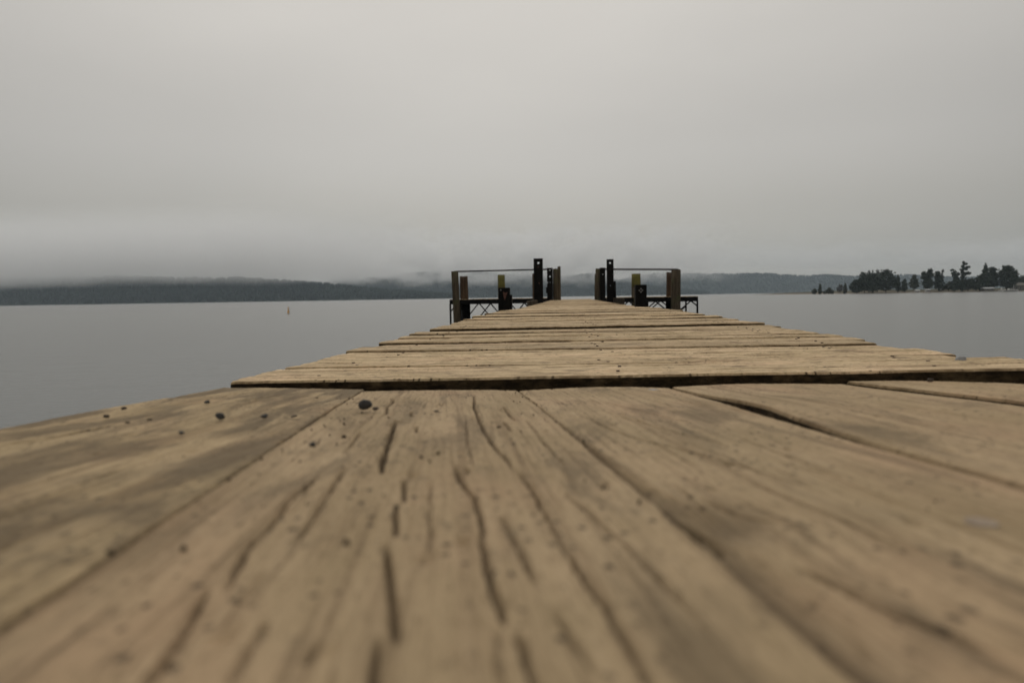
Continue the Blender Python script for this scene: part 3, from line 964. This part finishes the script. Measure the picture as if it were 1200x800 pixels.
# ------------------------------------------------------------------ steel and timber posts
def holed_post(name, w, d, z0, z1, holes, mat, parent, loc):
    """Flat post of width w (x) and depth d (y) from z0 to z1, with round holes (x, z, radius) bored through it along y."""
    holes = sorted(holes, key=lambda h: h[1])
    N = 12
    vs, fs = [], []
    def vert(x, y, z):
        vs.append((x, y, z)); return len(vs) - 1
    cuts = [z0]
    for hx, hzz, r in holes:
        cuts += [hzz - r * 1.6, hzz + r * 1.6]
    cuts.append(z1)
    for side, y in ((0, -d / 2), (1, d / 2)):
        def add(f):
            fs.append(f if side == 0 else f[::-1])
        for k in range(0, len(cuts), 2):
            a, b = cuts[k], cuts[k + 1]
            if b - a > 1e-4:
                add((vert(-w / 2, y, a), vert(w / 2, y, a), vert(w / 2, y, b), vert(-w / 2, y, b)))
        for hx, hzz, r in holes:
            inner, outer = [], []
            for i in range(N):
                an = 2 * math.pi * (i + .5) / N
                c, s = math.cos(an), math.sin(an)
                inner.append(vert(hx + r * c, y, hzz + r * s))
                tx = ((w / 2 - hx) if c > 0 else (w / 2 + hx)) / max(abs(c), 1e-6)
                tz = (r * 1.6) / max(abs(s), 1e-6)
                q = min(tx, tz)
                outer.append(vert(hx + q * c, y, hzz + q * s))
            cor = {}
            for i in range(N):
                j = (i + 1) % N
                add((inner[i], outer[i], outer[j], inner[j]))
                a = Vector(vs[outer[i]]); b = Vector(vs[outer[j]])
                if abs(a.x - b.x) > 1e-5 and abs(a.z - b.z) > 1e-5:
                    cx = a.x if abs(abs(a.x) - w / 2) < 1e-5 else b.x
                    cz = b.z if abs(abs(a.x) - w / 2) < 1e-5 else a.z
                    add((outer[i], vert(cx, y, cz), outer[j]))
    for hx, hzz, r in holes:                               # bore walls
        f = [vert(hx + r * math.cos(2 * math.pi * (i + .5) / N), -d / 2, hzz + r * math.sin(2 * math.pi * (i + .5) / N)) for i in range(N)]
        b = [vert(hx + r * math.cos(2 * math.pi * (i + .5) / N), d / 2, hzz + r * math.sin(2 * math.pi * (i + .5) / N)) for i in range(N)]
        for i in range(N):
            j = (i + 1) % N
            fs.append((f[i], f[j], b[j], b[i]))
    q = [vert(x, y, z) for z in (z0, z1) for x, y in ((-w / 2, -d / 2), (w / 2, -d / 2), (w / 2, d / 2), (-w / 2, d / 2))]
    fs += [(q[0], q[3], q[2], q[1]), (q[4], q[5], q[6], q[7]), (q[1], q[2], q[6], q[5]), (q[3], q[0], q[4], q[7])]
    o = mesh_obj(name, vs, fs, mat, parent)
    o.location = loc
    return o

def washer(x, y, z, r, mat, parent, name='bolt'):
    return tube(name, (x, y + .01, z), (x, y - .012, z), r, r * .85, mat, parent, 8, .05, 1, int(z * 100))

ZB = WATER_Z - 1.6
# pair of tall black posts, 17 m out
t = thing('mooring_post', 'tallest black steel post with one hole, left side of the jetty', 'post', (-.742, 17, 0), 'black steel posts along the jetty')
holed_post('steel_channel', .225, .10, ZB, 1.11, [(.005, 1.00, .030)], M['black'], t, (0, 0, 0))
washer(.0, -.055, .90, .016, M['rust'], t)
washer(.02, -.055, .50, .016, M['rust'], t)
tube('backing_pile', (-.075, .18, ZB), (-.075, .18, .74), .095, .09, M['pile_red'], t, 12, .05, 4, 3, .01)
bm = bmesh.new(); box_bm(bm, -.30, -.06, -.32, .0, -.10, .10, .025)
o = bm_obj('chock', bm, M['pile'], t)
o.rotation_euler = (0, -.12, .2)
t = thing('mooring_post', 'tall black steel post with three holes, right side of the jetty', 'post', (1.022, 17, 0), 'black steel posts along the jetty')
holed_post('steel_channel', .165, .10, ZB, 1.055, [(.0, .965, .026), (.004, .81, .012), (.004, .41, .014)], M['black'], t, (0, 0, 0))
tube('rubber_fender', (.105, .02, .06), (.105, .02, .52), .045, .035, M['black'], t, 10, .06, 4, 6)
bm = bmesh.new(); box_bm(bm, .07, .33, -.25, .05, -.12, .11, .02)
bm_obj('chock', bm, M['beam'], t)

# stubby black posts, 8.8 m out
t = thing('mooring_post', 'short black post with rusty smear in front of left yellow pile', 'post', (-.832, 8.86, 0), 'short black posts beside the deck')
bm = bmesh.new(); box_bm(bm, -.072, .072, -.07, .07, ZB, .292, .006)
bm_obj('steel_box', bm, M['black'], t)
bm = bmesh.new(); box_bm(bm, .074, .10, -.05, .05, ZB, .20, .006)
bm_obj('side_plate', bm, M['black'], t)
o = mesh_obj('rust_plate', [(-.012, -.0735, .245), (.018, -.0735, .225), (.048, -.0735, .235), (.035, -.0735, .20), (.012, -.0735, .13), (-.004, -.0735, .175),
                            (-.012, -.060, .245), (.018, -.060, .225), (.048, -.060, .235), (.035, -.060, .20), (.012, -.060, .13), (-.004, -.060, .175)],
             [(0, 5, 4, 3, 2, 1), (0, 1, 7, 6), (1, 2, 8, 7), (2, 3, 9, 8), (3, 4, 10, 9), (4, 5, 11, 10), (5, 0, 6, 11)], M['rust'], t)
washer(-.04, -.072, .262, .012, M['steel'], t)
t = thing('mooring_post', 'short black post with four bolt rosette in front of right yellow pile', 'post', (.918, 8.86, 0), 'short black posts beside the deck')
bm = bmesh.new(); box_bm(bm, -.072, .070, -.07, .07, ZB, .300, .006)
bm_obj('steel_box', bm, M['black'], t)
bm = bmesh.new(); box_bm(bm, .072, .094, -.05, .05, ZB, .10, .006)
bm_obj('side_plate', bm, M['black'], t)
for a, b in ((-.022, .228), (.016, .228), (-.003, .248), (-.003, .208)):
    washer(a, -.072, b, .011, M['steel'], t)

# posts at the jetty head, 26 m out
t = thing('mooring_post', 'black steel post with three holes beside pale timber, left jetty head', 'post', (-.70, 26.0, 0), 'black steel posts along the jetty')
holed_post('steel_channel', .215, .10, ZB, 1.245, [(.005, 1.17, .030), (.005, .92, .034), (.012, .70, .014)], M['black'], t, (0, 0, 0))
tube('rubber_fender', (-.11, .02, .30), (-.11, .02, .52), .05, .05, M['black'], t, 10, .05, 2, 6)
t = thing('timber_pile', 'pale split timber pile with peaked top, left inner jetty head', 'pile', (-.44, 26.1, 0), 'timber piles at the jetty head')
tube('trunk', (-.045, 0, ZB), (-.045, 0, 1.20), .125, .10, M['pile'], t, 12, .05, 6, 11, .02)
tube('split_slab', (.075, .02, ZB), (.085, .02, 1.29), .075, .06, M['pile'], t, 8, .10, 5, 12, .03)
t = thing('mooring_post', 'black steel post beside leaning mossy timber, right jetty head', 'post', (1.285, 26.0, 0), 'black steel posts along the jetty')
holed_post('steel_channel', .195, .10, ZB, 1.215, [(.0, .965, .016)], M['black'], t, (0, 0, 0))
t = thing('timber_pile', 'mossy grey timber pile left of the right jetty head post', 'pile', (1.085, 26.1, 0), 'timber piles at the jetty head')
tube('trunk', (-.02, 0, ZB), (.03, 0, 1.18), .115, .095, M['pile'], t, 12, .05, 6, 14, .02)
tube('split_slab', (-.085, .02, ZB), (-.055, .02, .98), .06, .045, M['pile'], t, 8, .10, 5, 15, .03)

t = thing('timber_pile', 'tall front timber pile at the left end of the jetty head', 'pile', (-4.30, 25.9, 0), 'timber piles at the jetty head')
tube('trunk', (.10, 0, ZB), (-.02, 0, 1.175), .145, .135, M['pile'], t, 14, .06, 7, 21, .02)
t = thing('timber_pile', 'shorter red brown pile behind the left end pile', 'pile', (-4.14, 26.9, 0), 'timber piles at the jetty head')
tube('trunk', (.02, 0, .0), (0, 0, 1.01), .16, .155, M['pile_red'], t, 14, .06, 5, 22, .02)
tube('steel_sleeve', (.06, 0, ZB), (.06, 0, .02), .185, .185, M['black'], t, 14, .0, 1, 23)
t = thing('timber_pile', 'left timber pile with yellow painted top', 'pile', (-2.56, 26.1, 0), 'timber piles at the jetty head')
tube('trunk', (0, 0, ZB), (0, 0, .50), .142, .140, M['pile'], t, 14, .03, 5, 24)
tube('painted_top', (0, 0, .48), (0, 0, 1.02), .146, .140, M['yellow'], t, 14, .03, 3, 25, .008)
t = thing('timber_pile', 'right timber pile with mossy yellow painted top', 'pile', (2.54, 26.1, 0), 'timber piles at the jetty head')
tube('trunk', (0, 0, ZB), (0, 0, .50), .172, .170, M['pile'], t, 14, .03, 5, 26)
tube('painted_top', (0, 0, .48), (0, 0, .965), .175, .166, M['yellow'], t, 14, .03, 3, 27, .008)
t = thing('timber_pile', 'tall grey front timber pile at the right end of the jetty head', 'pile', (3.99, 25.9, 0), 'timber piles at the jetty head')
tube('trunk', (-.02, 0, ZB), (0, 0, 1.075), .185, .180, M['pile'], t, 14, .06, 7, 28, .02)
t = thing('timber_pile', 'shorter red brown pile behind the right end pile', 'pile', (3.92, 26.9, 0), 'timber piles at the jetty head')
tube('trunk', (0, 0, .0), (0, 0, 1.02), .155, .15, M['pile_red'], t, 14, .06, 5, 29, .02)
tube('steel_sleeve', (0, 0, ZB), (0, 0, .02), .175, .175, M['black'], t, 14, .0, 1, 30)

o = tube('handrail', (-4.34, 25.94, 1.175), (-.66, 26.12, 1.20), .030, .030, M['rail'], None, 8, 0, 1)
tag(o, 'dark steel handrail pipe spanning the left jetty head piles', 'handrail')
o = tube('handrail', (4.08, 25.94, 1.095), (1.16, 26.12, 1.165), .034, .034, M['rail'], None, 8, 0, 1)
tag(o, 'dark steel handrail pipe spanning the right jetty head piles', 'handrail')

# ------------------------------------------------------------------ the two wings of the jetty head
def wing(label, xa, xb, ztop, zbot, apex, outer):
    t = thing('landing_stage', label, 'landing stage', (0, 0, 0))
    x0, x1 = min(xa, xb), max(xa, xb)
    n = int((x1 - x0) / .205)
    w = (x1 - x0) / n
    first = None
    rg = random.Random(int(abs(xa) * 10))
    for i in range(n):
        xc = x0 + (i + .5) * w
        if first is None:
            X, Y, Z, th, ckm = make_plank(w - .012, 2.6, 16, 4, 900, .03, False)
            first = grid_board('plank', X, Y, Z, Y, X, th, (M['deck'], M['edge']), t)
            o = first
        else:
            o = first.copy(); COL.objects.link(o)
        o.rotation_euler = (0, 0, math.pi / 2)
        o.location = (xc, 27.28 + rg.uniform(-.01, .01), ztop + rg.uniform(-.004, .004))
    box('edge_beam', x0, x1, 25.97, 26.05, ztop - .19, ztop - .032, M['black'], t)
    box('edge_beam', x0, x1, 28.45, 28.53, ztop - .19, ztop - .032, M['black'], t)
    ze = zbot
    for y in (26.0, 28.5):
        zt = ztop - .17
        box('bottom_rail', x0, x1, y - .018, y + .018, ze - .02, ze + .02, M['black'], t, .004)
        pitch = 1.30
        k = 0
        shift = apex if y < 27 else apex + .52
        a = shift - 6 * pitch
        while a < x1 + pitch:
            for s in (-1, 1):
                p = [a, zt, a + s * pitch / 2, ze]
                # clip the bar to the wing
                lo, hi = x0 + .01, x1 - .01
                ta, tb = 0.0, 1.0
                dx = p[2] - p[0]
                for lim, sign in ((lo, 1), (hi, -1)):
                    fa = sign * (p[0] - lim); fb = sign * (p[2] - lim)
                    if fa < 0 and fb < 0: ta, tb = 1, 0
                    elif fa < 0: ta = max(ta, fa / (fa - fb))
                    elif fb < 0: tb = min(tb, fa / (fa - fb))
                if tb - ta > .12:
                    tube('brace', (p[0] + dx * ta, y + .001 * s, zt + (ze - zt) * ta), (p[0] + dx * tb, y + .001 * s, zt + (ze - zt) * tb), .026, .026, M['black'], t, 6, 0, 1)
            a += pitch
        box('upright', outer - .032, outer + .032, y - .03, y + .03, ze, zt, M['black'], t, .004)
    return t
wing('landing stage on a black lattice frame, left of the jetty head', -4.56, -.86, .112, -.84, -2.98, -4.535)
w_ = wing('landing stage on a black lattice frame, right of the jetty head', 1.42, 4.81, .092, -.62, 1.95, 4.785)

# ------------------------------------------------------------------ buoy
M['orange'] = simple('faded_orange_buoy', (.62, .33, .07), (.45, .23, .05), (4, 4, 4), .55, .4)
M['white'] = simple('weathered_white_paint', (.55, .55, .53), (.42, .42, .41), (2, 2, 2), .6, .3)
bx, by = -26.6, 63.0
t = thing('buoy', 'small orange spar buoy standing in the lake left of the jetty', 'buoy', (bx, by, WATER_Z))
tube('float', (0, 0, -.25), (.01, 0, .30), .085, .075, M['orange'], t, 12, 0, 2)
tube('spar', (.01, 0, .28), (.015, 0, .66), .05, .035, M['orange'], t, 10, 0, 2)
tube('collar', (0, 0, -.08), (0, 0, .05), .12, .12, M['white'], t, 12, 0, 1)
tube('marker_rod', (.16, 0, -.2), (.13, 0, .62), .03, .022, M['white'], t, 8, 0, 1)

# ------------------------------------------------------------------ trees on the right shore
def leaf_mat(name, c0, c1):
    t = NT(name)
    co = t.n('ShaderNodeTexCoord').outputs['Object']
    a = t.noise(co, .9, 4, .6)
    c = t.mix(t.mapr(a, .38, .62), c0, c1)
    return t.finish(c, .9, .15)
M['leaf_dark'] = leaf_mat('dark_evergreen_leaves', (.022, .034, .027), (.072, .088, .064))
M['leaf_mid'] = leaf_mat('dull_green_leaves', (.040, .052, .038), (.095, .10, .072))
M['leaf_pale'] = leaf_mat('bare_grey_twigs', (.06, .055, .05), (.10, .092, .082))
M['bark'] = simple('tree_bark', (.035, .028, .022), (.07, .055, .042), (3, 3, .6), .95, .1)

PXM = 420 / 800.0
def tree(label, px, h, lobes, mat, dist=420, nleaf=900, leaf=.55, trunk_h=.55, name='tree', lean=0.0):
    """px: direction as x/y; lobes: (x, z, rx, rz) in shares of the height h."""
    y = dist; x = px * dist
    z = shore_z(x, y) - .1
    t = thing(name, label, 'tree', (x, y, z), 'trees on the far right shore')
    rg = np.random.default_rng(abs(hash(label)) % 9999 if False else sum(map(ord, label)))
    tube('trunk', (0, 0, -.4), (lean * h, 0, h * trunk_h), max(.16, h * .022), max(.07, h * .008), M['bark'], t, 8, .05, 4, 3)
    C = []; w = []
    for lx, lz, rx, rz in lobes:
        w.append(max(rx * rx * rz, 1e-5) ** .7)
    w = np.array(w) / sum(w)
    vs = []; fs = []
    tot = 0
    for (lx, lz, rx, rz), ww in zip(lobes, w):
        n = int(nleaf * 1.9 * ww) + 8
        d = rg.normal(size=(n, 3)); d /= np.linalg.norm(d, axis=1, keepdims=True)
        clump = .76 + .50 * np.sin(d[:, 0] * 5 + lx * 30) * np.sin(d[:, 1] * 4 + 1) * np.sin(d[:, 2] * 6 + lz * 20)
        r = rg.uniform(.25, 1.0, n) ** .45 * clump
        P = d * r[:, None] * np.array([rx, rx, rz]) * h + np.array([lx * h, 0, lz * h])
        # limb from the stem to the lobe
        C.append(((lean * h * .8, 0, max(lz - rz * .8, .12) * h), (lx * h, 0, lz * h)))
        for p in P:
            s = leaf * rg.uniform(.55, 1.35)
            a = rg.normal(size=3); a /= np.linalg.norm(a)
            b = np.cross(a, rg.normal(size=3)); b /= np.linalg.norm(b)
            i0 = len(vs)
            vs += [p + a * s, p + b * s * .6, p - a * s, p - b * s * .6]
            fs.append((i0, i0 + 1, i0 + 2, i0 + 3))
    mesh_obj('crown', vs, fs, mat, t)
    for k, (a, b) in enumerate(C[:5]):
        tube('limb', a, b, max(.08, h * .009), .04, M['bark'], t, 6, .05, 2, k)
    return t

def S(p):   # direction for a bearing given in 1/800 of the view distance off the camera axis
    a = math.atan((p - 600) / 800.0) - YAW
    return math.tan(a)
Ld, Lm, Lp = M['leaf_dark'], M['leaf_mid'], M['leaf_pale']
rnd = [(0, .62, .30, .36), (-.20, .48, .22, .28), (.22, .50, .22, .28), (0, .30, .34, .22), (-.08, .82, .16, .16), (.12, .78, .15, .16)]
wide = [(0, .60, .36, .36), (-.30, .46, .24, .30), (.32, .46, .24, .30), (0, .26, .46, .22), (-.14, .84, .18, .15), (.16, .82, .18, .15), (.02, .9, .14, .1)]
cone = [(0, .18, .24, .16), (0, .34, .21, .14), (0, .50, .165, .14), (0, .66, .12, .13), (0, .80, .08, .12), (0, .92, .04, .08)]
slim = [(0, .20, .17, .18), (0, .40, .17, .18), (0, .58, .14, .18), (0, .76, .10, .15), (0, .90, .05, .09)]
bush = [(0, .42, .50, .42), (-.4, .32, .38, .30), (.42, .32, .38, .30), (.1, .7, .28, .26)]
tree('small slender tree at the left tip of the far shore', S(961), 6.6, slim, Lm, 428, 260, .5)
tree('low bush at the very left tip of the far shore', S(954.5), 3.8, rnd, Lm, 426, 160, .5)
tree('low wide bush right of the small slender tree', S(971), 4.6, bush, Lm, 430, 260, .5)
tree('faint thin bare shrub left of the big dark tree clump', S(984.5), 6.2, rnd, Lp, 445, 150, .35)
tree('small dark upright tree just left of the big clump', S(990.5), 6.8, slim, Lm, 430, 260, .5)
tree('low rounded tree at the left end of the big clump', S(1004), 8.6, wide, Ld, 424, 700)
tree('tall rounded dark tree rising behind the clump', S(1013), 13.2, rnd, Ld, 432, 900)
tree('dark leafy tree in the middle of the big clump', S(1023), 12.4, wide, Ld, 424, 1000)
tree('thin bare poplar showing above the clump, left one', S(1018), 14.6, [(0, .5, .05, .3), (0, .82, .075, .16)], Lp, 440, 150, .28, .9)
tree('thin dark spire showing above the clump between bare poplars', S(1022.3), 14.4, [(0, .6, .05, .3), (0, .88, .035, .1)], Ld, 438, 130, .3, .9)
tree('thin bare poplar showing above the clump, right one', S(1028), 14.8, [(0, .5, .05, .3), (0, .84, .085, .14)], Lp, 440, 170, .28, .9)
tree('large round tree at the right end of the big clump', S(1038), 14.4, wide[:4] + [(-.12, .78, .2, .15), (.14, .76, .2, .15), (.02, .90, .13, .09)], Ld, 426, 1300)
tree('small dark pointed conifer right of the clump', S(1052.3), 9.8, [(0, .25, .17, .25), (0, .5, .155, .24), (0, .75, .10, .2), (0, .9, .05, .1)], Ld, 426, 420, .5)
tree('short dark rounded conifer next to the pointed one', S(1059.5), 8.4, [(0, .28, .23, .28), (0, .55, .21, .26), (0, .78, .13, .18)], Ld, 424, 420, .5)
tree('paler bare topped tree behind the two small conifers', S(1071), 10.6, [(0, .3, .34, .28), (0, .55, .26, .26), (0, .8, .13, .18)], Lm, 446, 520, .5)
tree('tall tree with a lopsided crown left of the pale twigs', S(1086.5), 13.8, [(0, .36, .26, .34), (-.12, .66, .17, .2), (.10, .74, .18, .2), (.10, .9, .12, .1), (-.16, .8, .1, .1)], Ld, 424, 900)
tree('dense dark tree beside the lopsided one', S(1099.5), 12.6, [(0, .34, .26, .32), (0, .62, .22, .24), (-.04, .84, .13, .14)], Ld, 426, 900)
tree('grey bare twigs standing above the dense dark tree', S(1103.5), 13.6, [(0, .62, .07, .26), (.02, .86, .07, .12)], Lp, 436, 170, .3, .85)
tree('low thicket between the dense tree and the leaning pine', S(1111), 6.4, bush, Lm, 432, 420, .5)
tree('dark leaning tree with a flat top beside the tall pine', S(1119), 13.6, [(0, .22, .24, .22), (.03, .46, .18, .24), (.02, .66, .14, .16), (-.10, .80, .10, .09), (.09, .76, .11, .08), (-.15, .93, .09, .05), (.0, .86, .05, .06)], Ld, 422, 760)
tree('tallest sparse pine with layered branches and clear gaps', S(1128), 17.8, [(0, .28, .16, .2), (.0, .50, .09, .10), (.13, .60, .12, .06), (-.03, .64, .07, .09), (.05, .74, .11, .055), (.13, .80, .09, .04), (-.02, .83, .06, .07), (.07, .90, .07, .04), (.0, .955, .05, .05), (-.07, .72, .06, .03)], Ld, 422, 900, .5, .96)
tree('broad dark bush at the foot of the tall pine', S(1134), 8.6, [(0, .45, .5, .42), (.45, .38, .40, .34), (-.35, .36, .36, .34), (.2, .74, .3, .2)], Ld, 420, 900)
tree('low dark tree at the left foot of the right grove', S(1147.5), 10.6, [(0, .34, .26, .32), (0, .64, .22, .26), (.1, .86, .12, .12)], Ld, 424, 700)
tree('pointed dark conifer in the right grove', S(1154), 16.6, [(0, .18, .24, .18), (0, .36, .22, .18), (0, .54, .17, .16), (0, .70, .12, .15), (0, .84, .075, .12), (0, .95, .03, .06)], Ld, 424, 1000, .5)
tree('round topped tree between the conifer and the largest tree', S(1162.5), 15.0, [(0, .34, .26, .32), (0, .62, .22, .26), (.0, .84, .17, .13)], Ld, 428, 900)
tree('largest round crowned tree of the right grove', S(1179.5), 15.8, [(0, .34, .36, .32), (-.12, .62, .28, .26), (.15, .62, .28, .26), (0, .84, .22, .14), (.30, .45, .12, .2)], Ld, 424, 1700)
tree('low dark shrubbery right of the largest tree', S(1197), 9.0, [(0, .5, .55, .45), (-.5, .4, .3, .3), (.6, .45, .4, .4)], Lm, 440, 700)
tree('tree past the right end of the shrubbery', S(1214), 12.0, rnd, Ld, 430, 500)

# ------------------------------------------------------------------ buildings and boats on the right shore
M['roofw'] = simple('pale_metal_roof', (.55, .56, .57), (.44, .45, .46), (1, 1, 1), .45, .4)
M['wallg'] = simple('grey_boarded_wall', (.12, .115, .10), (.18, .17, .15), (1, 1, 6), .85, .2)
M['pane'] = simple('dark_window_pane', (.015, .017, .02), (.03, .032, .035), (1, 1, 1), .2, .5)
def house(label, px, dist, w, d, h, rise, wall, roof):
    x = px * dist; z = shore_z(x, dist)
    t = thing('house', label, 'house', (x, dist, z))
    box('wall', -w / 2, w / 2, -d / 2, d / 2, -.6, h, wall, t, .02)
    e = .35
    vs = [(-w / 2 - e, -d / 2 - e, h), (w / 2 + e, -d / 2 - e, h), (w / 2 + e, d / 2 + e, h), (-w / 2 - e, d / 2 + e, h), (-w / 2 - e, 0, h + rise), (w / 2 + e, 0, h + rise),
          (-w / 2 - e, -d / 2 - e, h + .12), (w / 2 + e, -d / 2 - e, h + .12), (w / 2 + e, d / 2 + e, h + .12), (-w / 2 - e, d / 2 + e, h + .12)]
    mesh_obj('roof', vs, [(0, 3, 2, 1), (0, 1, 7, 6), (6, 7, 5, 4), (2, 3, 9, 8), (8, 9, 4, 5), (1, 2, 8, 5, 7), (3, 0, 6, 4, 9)], roof, t)
    n = max(2, int(w / 2.2))
    for i in range(n):
        xc = -w / 2 + (i + .5) * w / n
        f = box('window', xc - .55, xc + .55, -d / 2 - .06, -d / 2 - .005, h * .38, h * .82, M['white'], t, .01)
        box('pane', xc - .46, xc + .46, -d / 2 - .075, -d / 2 - .062, h * .41, h * .79, M['pane'], f, .002)
    return t
house('low shed with a pale metal roof under the right grove', S(1157), 418, 5.4, 4, 1.5, .7, M['wallg'], M['roofw'])
house('small pale hut below the tall lopsided tree', S(1086.5), 413, 1.8, 2.2, 1.3, .5, M['white'], M['roofw'])
house('small pale hut left of the tall trees by the water', S(1074.5), 415, 1.9, 2.2, .9, .5, M['white'], M['roofw'])
house('dark grey house half hidden by shrubbery at the right edge', S(1194), 428, 9, 6, 2.6, 1.8, M['wallg'], M['wallg'])

def boat(label, px, dist, L, beam, hgt, cabin):
    x = px * dist
    t = thing('boat', label, 'boat', (x, dist, WATER_Z), 'white boats by the far shore')
    n = 9
    vs = []; fs = []
    for i in range(n):
        q = i / (n - 1)
        xx = (q - .5) * L
        b = beam / 2 * (1 - max(0, (q - .45) / .55) ** 2.2)
        s = hgt * (.82 + .35 * q * q)
        for yy, zz in ((-b, s), (-b * .85, s * .35), (0, -.18), (b * .85, s * .35), (b, s)):
            vs.append((xx, yy, zz))
    for i in range(n - 1):
        for k in range(4):
            a = i * 5 + k
            fs.append((a, a + 5, a + 6, a + 1))
        fs.append((i * 5 + 4, (i + 1) * 5 + 4, (i + 1) * 5, i * 5))
    fs.append((0, 1, 2, 3, 4))
    mesh_obj('hull', vs, fs, M['white'], t)
    if cabin:
        c = box('cabin', -L * .16, L * .18, -beam * .3, beam * .3, hgt * .9, hgt * .9 + cabin, M['white'], t, .08)
        box('window', -L * .12, L * .14, -beam * .3 - .02, -beam * .3 + .005, hgt * .9 + cabin * .45, hgt * .9 + cabin * .82, M['pane'], c, .003)
    return t
boat('white cabin boat moored left of the longer white boat', S(1174.5), 396, 3.6, 1.9, .95, 1.2)
boat('long low white boat moored nearest the right edge', S(1184), 392, 8.0, 2.4, .85, .8)
o = tube('mast', (S(1187.5) * 394, 394, WATER_Z - .5), (S(1187.5) * 394, 394, 2.4), .10, .06, M['white'], None, 8, 0, 1)
o.name = 'mooring_pole'
tag(o, 'white mooring pole standing beside the long white boat', 'pole')
o = box('beach_slip', -4.2, 4.2, -2.2, 2.2, -.3, .22, simple('pale_concrete', (.34, .32, .29), (.42, .40, .37), (1, 1, 1)), None, .05)
o.location = (S(1160) * 403, 403, WATER_Z)
o.name = 'boat_slip'
tag(o, 'pale concrete boat slip at the water edge left of the boats', 'boat slip')
